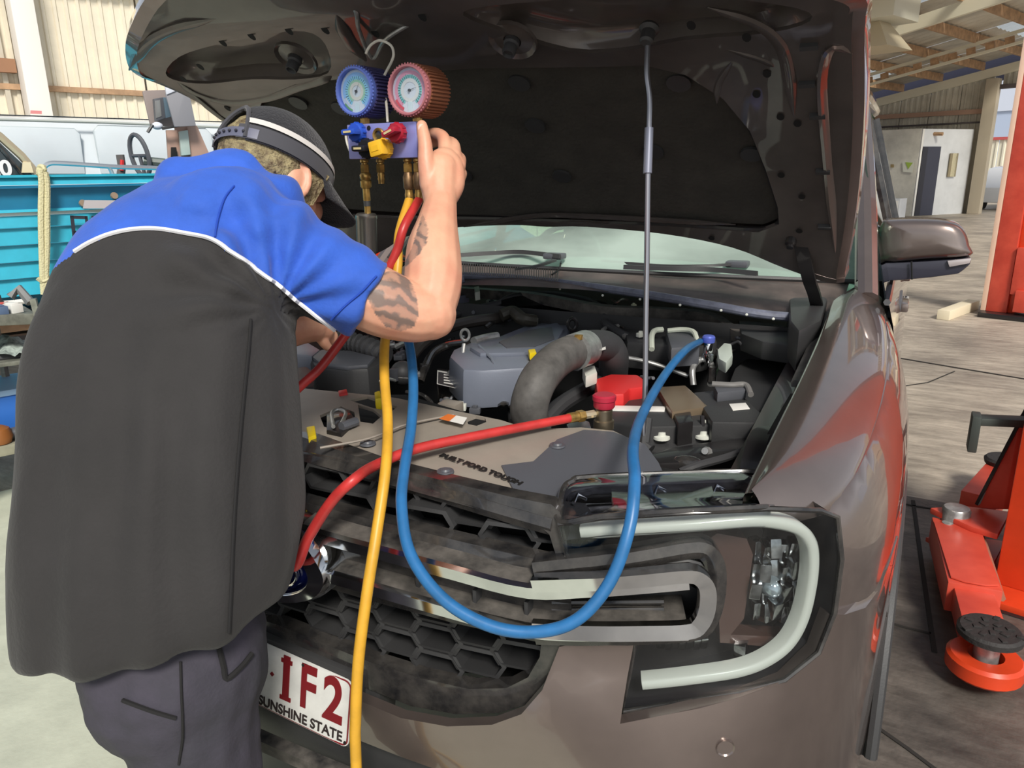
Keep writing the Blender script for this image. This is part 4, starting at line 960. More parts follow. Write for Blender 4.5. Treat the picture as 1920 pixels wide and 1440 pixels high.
blanket = MB().grid([[onZ(940+k*18, 556+ (k-5)**2*.5-6, 1.115), onZ(940+k*18, 572+(k-5)**2*.3, 1.09), onZ(950+k*17, 600+(k-5)**2*.1, 1.02)] for k in range(12)]).build('heat_blanket', mat('blanket_black', (22,22,23), .35, bump=.2, bscale=20), T, fix=False)
hose('wiring_loom', [(1120,590,1.08),(1150,615,1.06),(1175,632,1.05),(1205,640,1.05)], .010, mat('loom_grey', (120,118,116), .4), T)
hose('lower_hose', [(1020,790,.95),(1050,760,.97),(1090,735,.98),(1130,715,.98),(1165,708,.97)], .021, RUBBER, T)
hose('grey_pipe', [(1160,668,1.05),(1220,680,1.03),(1290,705,1.0)], .006, STEEL, T)
hose('vacuum_line', [(840,700,1.0),(852,690,1.02),(868,696,1.02),(880,720,.98),(890,760,.94)], .004, STEEL, T, 6)
hose('cable_loop', [(762,735,.98),(790,740,.98),(808,755,.97),(812,775,.96)], .006, BLKGL, T, 8)
hose('harness', [(900,700,.98),(935,720,.97),(955,750,.95),(960,790,.92)], .009, BLKPL, T, 8)
hose('harness', [(925,705,.98),(950,735,.96),(968,770,.94)], .007, BLKGL, T, 8)
al = slab('alternator_plate', [(820,690),(862,696),(862,728),(820,718)], .965, .90, BLKGL, T, .004)
MB().prism([onZ(a, b, .985) for a, b in [(820,694),(857,700),(855,728),(819,720)]], V((0,.002,-.002))).build('data_label_frame', PAPER, al)
MB().prism([onZ(a, b, .987) for a, b in [(822,697),(855,703),(853,726),(821,718)]], V((0,.001,-.001))).build('data_label', BLKPL, al)
for k in range(4): MB().prism([onZ(a, b, .9885) for a, b in [(832,701+k*5),(852,704+k*5),(852,706.5+k*5),(832,703.5+k*5)]], V((0,.0005,-.0005))).build('label_line', PAPER, al)
MB().box(onZ(905,745,.93), (.09,.05,.05)).build('pump_body', BLKGL, T, bevel=.01)
MB().lathe([(0,.03),(.012,.03),(.012,.01),(.02,.01),(.02,0),(0,0)], onZ(906,730,.95), (0,-1,.6), 12).build('pump_bolt', STEEL, T)
MB().box(onZ(845,765,.99), (.05,.04,.03)).build('relay_box', GREYPL, T, bevel=.004)
MB().ball(onZ(755,700,1.0), .035, 14, 10).build('expansion_bulb', mat('bulb_grey', (70,70,72), .5), T)
# air box on the far side, with ribbed hose
ab = slab('air_filter_box', [(580,672),(596,655),(640,650),(712,668),(716,680),(690,690),(655,692),(622,688),(588,683)], 1.06, .93, BLKPL, T, .012, taper=.02)
slab('air_box_lid', [(585,668),(600,656),(640,652),(704,668),(690,683),(650,686),(600,680)], 1.068, 1.055, DKGREY, ab, .006)
hz_ = catmull([onZ(632,640,1.09), onZ(660,643,1.085), onZ(690,652,1.075), onZ(722,668,1.06)], 12)
MB().tube(hz_, [(.030 if i % 4 < 2 else .024) for i in range(len(hz_))], 16).build('ribbed_air_duct', RUBBER, T, angle=20)
slab('fuse_box', [(545,640),(575,640),(600,655),(585,668),(545,662)], 1.07, 1.0, mat('fuse_grey', (108,112,122), .4), T, .006)
slab('scuttle_tank', [(545,690),(575,685),(592,700),(590,725),(545,735)], 1.06, .95, BLKPL, T, .01)
for k in range(46):     # small pieces of engine furniture in the gaps: brackets, plugs, clips
    px = random.choice([random.uniform(700,850), random.uniform(860,1010), random.uniform(1010,1210)]); py = random.uniform(575,640) if px < 1010 else random.uniform(640,700)
    if px < 850: py = random.uniform(600,720)
    c = onZ(px, py, random.uniform(.97,1.02)); sx = random.uniform(.012,.035)
    MB().box(c, (sx, sx*random.uniform(.5,1), sx*random.uniform(.5,.9)), Matrix.Rotation(random.uniform(0,3), 3, random.choice('XYZ'))).build(random.choice(['bracket','connector','engine_clip']), random.choice([BLKGL, BLKPL, DKGREY, STEEL, BLKMT, BLKPL]), T, bevel=.003)
# battery with red terminal cover and hold-down
bt_ = slab('battery', [(1118,748),(1145,735),(1345,742),(1395,775),(1400,795),(1190,800),(1125,790)], .995, .86, BLKPL, T, .006)
slab('battery_label', [(1143,760),(1248,762),(1246,770),(1140,768)], .998, .994, PAPER, bt_, .0005)
slab('terminal_cover', [(1117,710),(1145,701),(1195,702),(1212,714),(1205,725),(1180,728),(1170,738),(1120,740)], 1.025, .985, REDP, bt_, .006, taper=.04)
slab('battery_tray', [(1125,795),(1190,803),(1400,798),(1435,815),(1430,835),(1235,850),(1130,815)], .955, .90, BLKPL, T, .008)
bh = slab('battery_clamp', [(1232,725),(1285,722),(1330,762),(1260,772)], 1.012, .99, mat('clamp_tan', (128,112,92), .35, .3), bt_, .004)
slab('clamp_leg', [(1262,772),(1295,770),(1300,790),(1272,795)], 1.006, .93, BLKMT, bt_, .004)
slab('terminal_box', [(1300,735),(1378,728),(1432,778),(1420,792),(1335,790)], 1.012, .955, BLKPL, bt_, .006)
slab('box_sticker', [(1367,757),(1398,755),(1406,766),(1374,769)], 1.0135, 1.012, PAPER, bt_, .0003)
cn = slab('negative_terminal', [(1338,722),(1395,718),(1400,730),(1345,736)], 1.035, 1.01, DKGREY, bt_, .005)
hose('ground_cable', [(1335,720,1.04),(1370,722,1.04),(1398,722,1.04),(1408,740,1.03)], .007, mat('loom_grey', (120,118,116), .4), T)
MB().lathe([(0,.012),(.008,.012),(.009,.004),(.018,.003),(.019,0),(0,0)], onZ(1378,738,1.02), (0,0,1), 10).build('terminal_nut', WHITEP, cn)
for px, py, z, r in [(1240,822,.965,.019),(1318,820,.965,.019),(1400,820,.965,.018),(1318,800,.985,.013)]:
    MB().lathe([(0,.016),(r*.45,.015),(r*.5,.008),(r*.95,.006),(r,.002),(r,0),(0,0)], onZ(px, py, z), (0,0,1), 16).build('plastic_nut', WHITEP, T)
MB().tube([onZ(1318,800,.99), onZ(1317,780,1.01)], .005, 8).build('stud', BLKMT, T)
MB().lathe([(0,.018),(.010,.016),(.014,.006),(.018,0),(0,0)], onZ(1365,822,.96), (0,0,1), 12).build('mount_stud', BLKGL, T)
slab('front_crossmember', [(1222,850),(1260,838),(1440,812),(1450,830),(1425,845),(1300,866),(1235,868)], .975, .90, BLKMT, T, .006)
hose('bonnet_cable', [(1275,885,.98),(1310,872,.99),(1370,855,.99),(1430,830,.99)], .008, RUBBER, T, 8)
MB().ball(onZ(1290,872,.965), (.035,.02,.02), 12, 8).build('washer_filler', BLKGL, T)
MB().lathe([(0,.02),(.007,.02),(.008,.006),(.012,0),(0,0)], onZ(1325,848,.975), (0,-1,.5), 10).build('mount_bolt', STEEL, T)
# engine computer and brake gear at the back of the bay
slab('engine_computer', [(1378,690),(1400,672),(1500,682),(1470,770),(1420,770),(1385,755),(1360,735)], 1.00, .94, mat('ecu_black', (46,46,47), .6), T, .006)
bb = slab('brake_fluid_box', [(1165,585),(1290,585),(1335,600),(1345,640),(1300,650),(1175,640)], 1.06, .98, BLKPL, T, .01)
slab('reservoir', [(1248,618),(1310,620),(1312,648),(1258,652)], 1.085, 1.03, DKGREY, bb, .008)
hose('pale_foam_strip', [(1222,655,1.06),(1222,630,1.085),(1228,620,1.09),(1242,618,1.09)], .008, mat('pale_foam', (206,212,196), .7), bb, 8)
hose('pale_foam_strip', [(1252,620,1.09),(1280,618,1.095),(1300,622,1.095),(1308,640,1.08)], .007, mat('pale_foam', (206,212,196), .7), bb, 8)
MB().lathe([(0,.01),(.012,.009),(.013,0),(0,0)], onZ(1350,615,1.07), (0,-1,.3), 12).build('grommet', mat('loom_grey', (120,118,116), .4), T)
ac = hose('aircon_pipe', [(1300,722,.985),(1298,695,1.02),(1305,680,1.035),(1318,674,1.04),(1333,682,1.03),(1336,700,1.0),(1332,720,.985)], .0085, STEEL, T, 12)
MB().tube([onZ(1336,688,1.03), onZ(1334,716,.99)], .0105, 10).build('pipe_sleeve', BLKGL, ac)
wc = slab('white_connector', [(1345,655),(1358,642),(1372,645),(1374,665),(1362,680),(1348,672)], 1.06, 1.03, mat('connector_white', (196,206,196), .5), T, .005)
hose('connector_wire', [(1355,675,1.04),(1345,695,1.01),(1338,712,.99)], .003, mat('wire_green', (120,150,120), .5), T, 6)
sp = slab('silver_bracket', [(1062,795),(1085,785),(1105,790),(1110,806),(1090,815),(1068,810)], 1.0, .985, mat('alu_bracket', (150,156,164), .3, .9), T, .003)
slab('white_plug', [(1092,690),(1115,684),(1120,698),(1098,706)], 1.05, 1.02, WHITEP, T, .004)
slab('blue_plug', [(840,546),(868,544),(880,552),(850,556)], 1.10, 1.07, mat('grey_blue_plug', (120,126,146), .4), T, .004)
slab('white_tab', [(889,538),(898,536),(900,546),(891,548)], 1.13, 1.10, WHITEP, T, .002)

# looms, pipes and plugs that fill the gaps around the engine
rg2 = random.Random(11)
loomm = [MATS['loom_grey'], RUBBER, BLKGL, DKGREY, MATS['hose_brown'], STEEL]
def zone(x0, x1, y0, y1, n, zr, r0, r1):
    for k in range(n):
        x = rg2.uniform(x0, x1); y = rg2.uniform(y0, y1); z = rg2.uniform(*zr); P = []
        dx = rg2.uniform(25, 70)*rg2.choice((-1, 1)); dy = rg2.uniform(-14, 14)
        for j in range(4): P.append(onZ(min(max(x+dx*j/3, x0-10), x1+10), min(max(y+dy*j/3+rg2.uniform(-7, 7), y0-4), y1+4), z+rg2.uniform(-.012, .012)))
        hose(rg2.choice(['loom', 'small_pipe', 'cable']), P, rg2.uniform(r0, r1), rg2.choice(loomm), T, 7, 5)
zone(870, 1010, 565, 610, 9, (1.03, 1.07), .004, .009); zone(1140, 1215, 565, 640, 7, (1.03, 1.08), .003, .007); zone(700, 800, 610, 720, 12, (.98, 1.04), .004, .009)
zone(1100, 1215, 650, 705, 7, (.99, 1.03), .004, .008); zone(820, 965, 705, 775, 9, (.93, .97), .004, .008); zone(1330, 1380, 600, 690, 4, (1.0, 1.06), .003, .005)
for k in range(26):
    px, py, z = rg2.choice([(rg2.uniform(700,790), rg2.uniform(610,715), 1.03), (rg2.uniform(880,1005), rg2.uniform(560,605), 1.06), (rg2.uniform(1150,1215), rg2.uniform(570,640), 1.07), (rg2.uniform(830,955), rg2.uniform(712,770), .965)])
    c = onZ(px, py, z); s_ = rg2.uniform(.010, .020)
    MB().box(c, (s_*1.5, s_, s_*.8), Matrix.Rotation(rg2.uniform(0, 3), 3, 'Z')).box(c+V((0,0,s_*.5)), (s_*.7, s_*.6, s_*.5)).build('plug', rg2.choice([DKGREY, BLKPL, STEEL, GREYPL, WHITEP, DKGREY]), T, bevel=.002)
# ================================================================ things in the background
RED = mat('lift_red', (214,84,64), .38, var=.18, vscale=5, var2=(190,64,48))
REDN = mat('lift_orange_red', (222,70,34), .36, var=.12, vscale=4)
RUBP = mat('pad_rubber', (46,43,42), .7, bump=.3, bscale=80)
def ub(mb, c, size, R=None): return mb.box(c, size, R)
# ---- evaporative cooler hanging from the roof
ev = thing('air_cooler', 'pale box air cooler hanging under the roof with flared duct', 'air cooler', BP(-8.6, 16.2, 4.0))
ac0 = onB(1648, 12, 16.2)
aa = (ac0-BO).dot(E2)
bbox(MB(), aa-.75, aa+.55, 15.6, 16.8, 4.22, 5.35).build('cabinet', mat('cooler_grey', (206,204,190), .5), ev, bevel=.02)
c = BP(aa-.1, 16.2, 0)
MB().add([BP(aa-.35,15.95,4.22), BP(aa+.15,15.95,4.22), BP(aa+.15,16.45,4.22), BP(aa-.35,16.45,4.22), BP(aa-.7,15.6,3.72), BP(aa+.5,15.6,3.72), BP(aa+.5,16.8,3.72), BP(aa-.7,16.8,3.72)], [(0,1,5,4),(1,2,6,5),(2,3,7,6),(3,0,4,7),(4,5,6,7)]).build('duct_hood', mat('duct_tan', (196,184,160), .6), ev)
# ---- far lift post
def lift_far():
    g = onZ(1850, 592, 0); t = thing('car_lift_post', 'tall red car lift post standing far back beside the beige bodywork', 'car lift', g)
    R = BROT; x = E2; y = E1
    def bx(nm, a0, a1, b0, b1, z0, z1, m, bev=.008): return MB().box(g+x*((a0+a1)/2)+y*((b0+b1)/2)+ZV*((z0+z1)/2), (a1-a0, b1-b0, z1-z0), R).build(nm, m, t, bevel=bev)
    bx('column', -.02, .17, .0, .32, .05, 3.4, RED); bx('column_web', .17, .23, .04, .28, .05, 2.9, REDN)
    bx('pale_flange', -.07, -.02, .0, .32, .05, 3.4, mat('flange_cream', (232,196,172), .5)); bx('base_plate', -.05, .6, -.14, .42, 0, .05, BLKMT)
    bx('carriage', .18, .31, -.03, .30, .25, .72, RED); bx('cable_cover', .23, .26, .08, .2, .72, 3.0, BLKPL)
    bx('arm_hub', .24, .42, -.08, .25, .08, .30, RED)
    tb = bx('square_tube', -.30, -.18, -.55, .35, .0, .10, mat('tube_cream', (226,214,186), .5)); 
    for q in ((-.02, 2.62),): bx('blue_plate', .16, .28, -.02, .0, 2.05, 2.35, mat('plate_blue', (50,70,150), .5))
    MB().tube([g+x*.5+y*-.05+ZV*.14, g+x*1.4+y*-.5+ZV*.16], .09, 6).build('lift_arm', RED, t)
    MB().tube([g+x*.48+y*.05+ZV*.3, g+x*1.3+y*.3+ZV*.42], .12, 12).build('pale_tube', mat('tube_cream', (226,214,186), .5), t)
lift_far()
# ---- near lift post with its swing arm
def lift_near():
    g = onZ(1905, 1118, 0); t = thing('car_lift_post', 'orange red lift post with low swing arms beside the truck wing', 'car lift', g)
    x = V((1,0,0)); y = V((0,1,0))
    k0 = onZ(1852, 1092, .03); 
    def rb(nm, c, s, m, R=None, bev=.006): return MB().box(c, s, R).build(nm, m, t, bevel=bev)
    yaw_ = Matrix.Rotation(math.radians(-14), 3, 'Z')
    e = yaw_ @ V((1,0,0)); f = yaw_ @ V((0,1,0))
    rb('column', k0+e*.20+f*.16+ZV*1.45, (.36,.30,2.9), REDN, yaw_); rb('base_plate', k0+e*.26+f*.12+ZV*-.015, (.62,.50,.03), REDN, yaw_)
    rb('base_shim', k0+e*.28+f*.10+ZV*-.027, (.62,.50,.006), BLKMT, yaw_)
    piv = onZ(1792, 968, .20); pd = onZ(1855, 1192, .17); A = (pd-piv); A.z = 0; L_ = A.length; A.normalize(); N_ = V((A.y, -A.x, 0)); RA = Matrix((N_, A, ZV)).transposed()
    hub = onZ(1880, 930, .30)
    gp = [piv+V((-.09,.02,.0)), piv+V((.02,.10,.0)), k0+f*.30+ZV*.20, k0+f*.05+ZV*.20, piv+V((.05,-.10,0))]
    MB().prism([V((p.x, p.y, .185)) for p in gp], ZV*.025).build('arm_bracket', RED, t, bevel=.006); MB().prism([V((p.x, p.y, .06)) for p in gp], ZV*.02).build('arm_bracket', RED, t, bevel=.004)
    MB().prism([V((piv.x+.10, piv.y+.10, .21)), k0+f*.24+ZV*.21, k0+f*.24+ZV*.60], N_*.02).build('gusset', RED, t, bevel=.003)
    MB().sweep([V((piv.x+.08, piv.y+.11, .225)), k0+f*.24+ZV*.62], [(-.02,-.006),(.02,-.006),(.02,.006),(-.02,.006)]).build('gusset_edge', BLKMT, t)
    MB().lathe([(0,.24),(.045,.238),(.05,.23),(.05,.03),(0,.03)], V((piv.x, piv.y, 0)), (0,0,1), 20).build('pivot_pin', STEEL, t)
    arm = rb('outer_arm', V((piv.x, piv.y, .125))+A*(L_*.32), (.16,L_*.66,.11), RED, RA); rb('inner_arm', V((piv.x, piv.y, .12))+A*(L_*.70), (.12,L_*.42,.085), RED, RA)
    MB().tube([V((piv.x, piv.y, .16))+A*.05-N_*.085, V((piv.x, piv.y, .14))+A*(L_*.62)-N_*.085], .012, 6).build('arm_rail', mat('worn_edge', (178,126,104), .45, .3), arm)
    MB().prism([V((piv.x, piv.y, .182))+A*d+N_*w for d, w in ((.05,.08),(.05,-.08),(L_*.62,-.07),(L_*.64,-.03),(L_*.64,.03),(L_*.62,.07))], ZV*.006).build('arm_cap', RED, arm, bevel=.002)
    e0 = V((pd.x, pd.y, 0)); MB().lathe([(.05,.045),(.095,.045),(.105,.055),(.105,.095),(.095,.105),(.05,.105)], e0, (0,0,1), 24, ring=True).build('pad_socket', REDN, arm)
    MB().lathe([(0,.05),(.035,.05),(.035,.165),(0,.165)], e0, (0,0,1), 16).build('pad_screw', STEEL, arm)
    pad = MB().lathe([(0,.165),(.075,.165),(.088,.172),(.088,.188),(.080,.196),(0,.196)], e0, (0,0,1), 28).build('lift_pad', RUBP, arm)
    for k in range(14):
        a = k*2.4; r = .018+.0045*k; MB().box(e0+V((r*math.cos(a), r*math.sin(a), .197)), (.022,.016,.006), Matrix.Rotation(a, 3, 'Z')).build('pad_lug', RUBP, pad, bevel=.002)
    lk = onZ(1772, 1010, .12); MB().lathe([(0,.05),(.03,.05),(.03,.0),(.045,0),(.045,-.06),(0,-.06)], lk, (0,0,1), 14).build('lock_gear', BLKMT, arm)
    MB().lathe([(0,.07),(.02,.07),(.022,.05),(0,.05)], lk, (0,0,1), 12).build('lock_cap', STEEL, arm)
    q0 = onZ(1835, 940, .13); q1 = onZ(1885, 868, .17); D = (q1-q0); D.z = 0; D.normalize(); RD = Matrix((V((D.y,-D.x,0)), D, ZV)).transposed()
    a2 = rb('rear_arm', V(((q0.x+q1.x)/2, (q0.y+q1.y)/2, .11)), (.14,(q1-q0).length*1.05,.11), RED, RD)
    MB().lathe([(0,.13),(.03,.13),(.03,.165),(.085,.165),(.09,.185),(.08,.196),(0,.196)], V((q1.x, q1.y, 0)), (0,0,1), 24).build('lift_pad', RUBP, a2)
    w = onZ(1900, 790, .62); MB().box(w, (.26,.06,.03), Matrix.Rotation(.3, 3, 'Z')).box(w+V((-.12,-.03,-.05)), (.03,.08,.14)).build('tool_tray', mat('tray_grey', (70,76,72), .5, .4), t, bevel=.005)
    for dd in (.28, .40, .52): MB().box(V((piv.x, piv.y, .03))+A*dd-N_*.07, (.04,.05,.05), RA).build('yellow_block', mat('dull_yellow', (170,140,50), .7), arm)
    return t
lift_near()
def lift_other():
    p = onX(690, 440, -1.75); g = V((p.x, p.y, 0)); t = thing('car_lift_post', 'orange lift post seen behind the raised bonnet and the mechanic', 'car lift', g)
    MB().box(g+ZV*1.45, (.36,.42,2.9)).build('column', REDN, t, bevel=.008); MB().box(g+ZV*.015, (.6,.6,.03)).build('base_plate', REDN, t); MB().box(g+V((.2,0,.9)), (.14,.3,.5)).build('carriage', RED, t, bevel=.006)
lift_other()
# ---- beige bodywork at the right edge
def beige():
    g = BP(-1.35, 11.2, 0); t = thing('caravan', 'beige rounded caravan body standing behind the far red lift post', 'caravan', g)
    prof = [(.0,.45),(-.35,.50),(-.62,.75),(-.70,1.1),(-.55,1.5),(-.2,1.95),(.3,2.2)]
    P = catmull([V((a, z, 0)) for a, z in prof], 4)
    MB().grid([[g+E2*(q.x+.75)+E1*bb+ZV*q.y for q in P] for bb in (-.2, .8, 1.8, 2.8)]+[[g+E2*(q.x+.75)+E1*2.8+ZV*q.y for q in P]]).build('body_shell', mat('beige_paint', (222,196,160), .5), t, fix=False)
    MB().prism([g+E2*(q.x+.75)+E1*-.2+ZV*q.y for q in P]+[g+E2*2.4-E1*.2+ZV*2.2, g+E2*2.4-E1*.2+ZV*.45], -E1*.02).build('nose_panel', mat('beige_paint', (222,196,160), .5), t, smooth=False)
    MB().tube([g+E2*.06+E1*(-.22)+ZV*.92, g+E2*2.4+E1*-.23+ZV*.80], .018, 6).build('trim_strip', BLKPL, t)
    for bb in (.6, 2.0): MB().lathe([(0,.1),(.2,.1),(.3,.08),(.32,0),(.3,-.08),(0,-.1)], g+E2*.5+E1*bb+ZV*.32, E2, 20).build('wheel', TYRE, t)
beige()
# ---- outside the far doorway
oc = thing('parked_car', 'white parked car out in the sun beyond the far doorway', 'car', onB(1848, 395, 30.5)*1.0)
g = V((oc.location.x, oc.location.y, 0)); oc.location = g
cp = [(-1.0,.25),(-1.05,.75),(-.75,.92),(-.35,1.38),(.6,1.45),(1.5,1.4),(2.1,.95),(2.9,.85),(3.0,.3)]
WCAR = mat('white_car', (236,238,242), .25, coat=.8)
MB().prism([g+E1*b_+ZV*z for b_, z in cp], E2*1.7).build('body', WCAR, oc, bevel=.06)
MB().prism([g-E2*.01+E1*b_+ZV*z for b_, z in ((-.6,.95),(-.3,1.28),(1.4,1.3),(1.8,.98))], -E2*.01).build('side_windows', GLASS, oc)
for b_ in (-.35, 2.2):
    w_ = MB().lathe([(0,.08),(.2,.08),(.3,.06),(.31,0),(.3,-.08),(0,-.08)], g+E1*b_-E2*.02+ZV*.31, E2, 20).build('wheel', TYRE, oc); MB().lathe([(0,-.10),(.19,-.09),(.2,-.07),(0,-.07)], g+E1*b_-E2*.02+ZV*.31, E2, 14).build('rim', STEEL, w_)
fe = thing('sheet_fence', 'cream ribbed sheet fence with red cap rail beyond the doorway', 'fence', BP(-6, 42, 0))
a = -16
while a < 12: corr(MB(), BP(a,42), BP(a+1.98,42), 0, 2.6, 2.6, .28, .05, -E1).build('fence_panel', mat('fence_cream', (226,220,200), .6), fe, smooth=False); a += 2
bbox(MB(), -16, 12, 41.9, 42.05, 2.6, 2.72).build('cap_rail', mat('rail_red', (196,90,90), .6), fe)
nb = thing('neighbour_building', 'pale blue sheet building standing beyond the fence', 'building', BP(0, 55, 0))
bbox(MB(), -30, 25, 55, 60, 0, 4.6).build('wall', mat('pale_blue_wall', (186,200,224), .6), nb, smooth=False); bbox(MB(), -30, 25, 54.9, 55, 4.6, 7.2).build('fascia', mat('pale_fascia', (214,222,238), .6), nb, smooth=False)
# ---- white drawer box by the office
wb = thing('white_cabinet', 'low white cabinet standing against the grey office wall', 'cabinet', BP(-9.6, 22.5, 0))
cpos = onB(1672, 400, 22.5); a_ = (cpos-BO).dot(E2)
bbox(MB(), a_-.30, a_+.18, 22.5, 23.0, 0, .62).build('body', WHITEW, wb, bevel=.01); bbox(MB(), a_-.26, a_+.14, 22.47, 22.5, .36, .56).build('drawer', mat('trim_white', (238,236,232), .5), wb, bevel=.005)

# ================================================================ the boat
TURQ = mat('turquoise_paint', (52,178,206), .4, var=.08, vscale=6); TURQD = mat('deep_turquoise', (28,122,160), .42, var=.1, vscale=5); ALU = mat('aluminium_tube', (206,214,220), .3, .85)
HA = -5.6; hb0, hb1 = -1.6, 6.0
boat = thing('boat', 'turquoise aluminium runabout boat with console and grab rails on a trailer', 'boat', BP(HA-.9, 1.5, 0))
def zA(px, py, a=HA): return (onA(px, py, a)).z
def bowin(b): return .85*max(0, (b-3.4)/2.6)**2
def strake(nm, z0, d0, z1, d1, m, th=.03):
    """plank from (z0, inset d0) at its bottom to (z1, inset d1) at its top, both sides of the hull"""
    for sg in (0, 1):
        rows = []
        for k in range(21):
            b_ = hb0+(hb1-hb0)*k/20; q = bowin(b_)
            def pt(d, z): 
                a_ = HA-d-q if sg == 0 else HA-1.84+d+q
                return BP(a_, b_, z+.10*max(0, (b_-3.4)/2.6)**2)
            rows.append([pt(d0, z0), pt(d1, z1), pt(d1+th, z1), pt(d0+th, z0)])
        MB().grid(rows, closed=True).build(nm, m, boat, smooth=False)
ys = [zA(100, y) for y in (332,346,352,391,396,402,425,457,489,520,553)]
strake('gunwale', ys[1], -.02, ys[0], .0, TURQ); strake('gunwale_cap', ys[0], -.03, ys[0]+.015, -.03, TURQ, .16)
strake('topside', ys[3], .05, ys[2], .05, TURQD); strake('rub_strip', ys[4], .02, ys[3], .03, TURQ); strake('white_stripe', ys[5], .045, ys[4], .04, mat('stripe_white', (206,220,220), .5))
for i in range(5, 10): strake('hull_plank', ys[i+1]+.004, .035+(i-5)*.012, ys[i]-.003, .052+(i-5)*.012, TURQ)
strake('chine', .625, .55, ys[10], .10, TURQD)
bbox(MB(), HA-1.78, HA-.06, hb0, hb0+.04, .5, 1.5).build('transom', TURQ, boat); bbox(MB(), HA-1.55, HA-.30, hb0, 3.6, .62, .66).build('floor_deck', mat('deck_grey', (150,150,146), .6), boat)
# hull lettering and plate
def hullpx(l, a=HA-.018): return [onA(x, y, a) for x, y in l]
BL = mat('hull_letter_black', (40,44,56), .6)
a0 = HA+.02
for poly in ([(131,404),(138,404),(145,462),(138,462)], [(131,404),(162,405),(163,411),(132,410)], [(159,405),(164,405),(166,420),(160,420)], [(137,433),(163,433),(162,440),(138,440)]):
    MB().prism([onA(x, y, a0) for x, y in poly], E2*.003).build('hull_letter_r', BL, boat, smooth=False)
for poly in ([(171,405),(196,405),(196,411),(172,411)], [(180,405),(186,405),(190,462),(184,462)]):
    MB().prism([onA(x, y, a0) for x, y in poly], E2*.003).build('hull_letter_t', BL, boat, smooth=False)
MB().prism([onA(x, y, HA+.03) for x, y in [(158,375),(260,376),(260,391),(155,391)]], E2*.01).build('name_plate', mat('plate_silver', (216,212,214), .4, .5), boat, smooth=False)
for x, y in ((155,381),(214,367)): MB().lathe([(0,.02),(.02,.02),(.024,0),(0,0)], onA(x, y, HA-.02), E2, 10).build('drain_bung', mat('bung_tan', (150,130,110), .5), boat)
def brail(px, a, r=.016, nm='grab_rail', m=None): return MB().tube(catmull([onA(x, y, a) for x, y in px], 5), r, 8).build(nm, m or ALU, boat)
brail([(78,330),(82,315),(92,307),(110,306),(160,309),(220,313),(290,315),(312,318),(330,330)], HA-.12)
brail([(212,330),(206,316),(200,312)], HA-.12, .013); 
# tinted side screen with frame at the left
MB().prism([onA(x, y, HA-.30) for x, y in [(-160,160),(0,268),(66,330),(-160,332)]], E2*.006).build('tinted_screen', mat('tinted_panel', (44,56,62), .15, coat=.5), boat, smooth=False)
MB().tube([onA(x, y, HA-.28) for x, y in [(-160,145),(0,256),(40,292),(72,330)]], .026, 8).build('screen_frame', mat('frame_tan', (206,190,160), .4, .6), boat)
MB().tube([onA(x, y, HA-.28) for x, y in [(-40,250),(0,276),(44,330)]], .012, 6).build('screen_trim', BLKGL, boat)
MB().prism([onA(x, y, HA-.27) for x, y in [(42,304),(56,304),(62,324),(40,324)]], E2*.02).build('cream_block', mat('cream_block', (226,212,176), .6), boat)
p = onA(4, 317, HA-.285); text_obj('screen_number', '20', .135, basis(E1, ZV, E2, onA(-1, 317, HA-.285)), mat('white_decal', (236,236,236), .5), boat, .002, .004, 1.0)
# console, screens, wheel, throttle
CONB = mat('console_brown', (176,146,132), .5); CONG = mat('console_grey', (142,142,148), .45)
def cpanel(nm, px, a, m, th=.02, bev=.004): return MB().prism([onA(x, y, a) for x, y in px], E2*th).build(nm, m, boat, bevel=bev)
cpanel('console_side', [(310,244),(331,244),(340,298),(314,298)], HA-.70, CONB); cpanel('console_face', [(326,238),(352,236),(362,300),(336,300)], HA-.72, CONB)
cpanel('console_flank', [(350,236),(368,236),(395,298),(356,302)], HA-.68, CONB); cpanel('rear_board', [(266,172),(270,170),(318,169),(326,236),(284,238),(280,232)], HA-.74, mat('board_taupe', (148,136,132), .5))
cpanel('sun_shield', [(309,176),(345,158),(351,163),(366,236),(326,238)], HA-.55, CONG); cpanel('shield_top', [(308,161),(325,156),(345,155),(328,171),(311,178)], HA-.54, mat('shield_white', (216,220,230), .4))
sc = cpanel('chart_screen', [(285,186),(303,183),(307,222),(289,228)], HA-.66, DKGREY, .05, .008); cpanel('screen_glass', [(290,189),(300,187),(303,218),(292,222)], HA-.61, mat('screen_grey', (126,128,128), .2, coat=.6), .004)
cpanel('screen_side', [(303,183),(312,184),(320,219),(308,222)], HA-.64, mat('bezel_blue_grey', (86,106,120), .4), .04)
MB().ball(onA(295, 236, HA-.62), (.04,.04,.028), 14, 8).build('white_horn', mat('horn_white', (222,228,240), .3), boat)
cpanel('bracket_bar', [(302,238),(340,233),(340,237),(304,244)], HA-.60, BLKPL); MB().tube([onA(286,234,HA-.6), onA(277,248,HA-.6)], .012, 6).build('microphone', BLKPL, boat)
cpanel('display', [(334,247),(350,244),(355,290),(338,292)], HA-.66, mat('display_pale', (176,192,186), .3), .03); cpanel('cubby', [(320,276),(330,276),(333,297),(320,297)], HA-.655, DARKIN, .01)
cpanel('console_base', [(312,300),(358,300),(358,316),(312,318)], HA-.64, TURQ, .06); cpanel('side_pocket', [(372,300),(394,300),(394,310),(372,310)], HA-.60, mat('shield_white', (216,220,230), .4))
cen = onA(262, 292, HA-.78); wx = (E1*.45+E2*.9).normalized(); wz = (ZV-E1*.12).normalized()
sw = MB().tube([cen+wx*(.085*math.cos(a))+wz*(.155*math.sin(a)) for a in [k*2*math.pi/24 for k in range(24)]], .017, 8, closed=True).build('steering_wheel', DKGREY, boat)
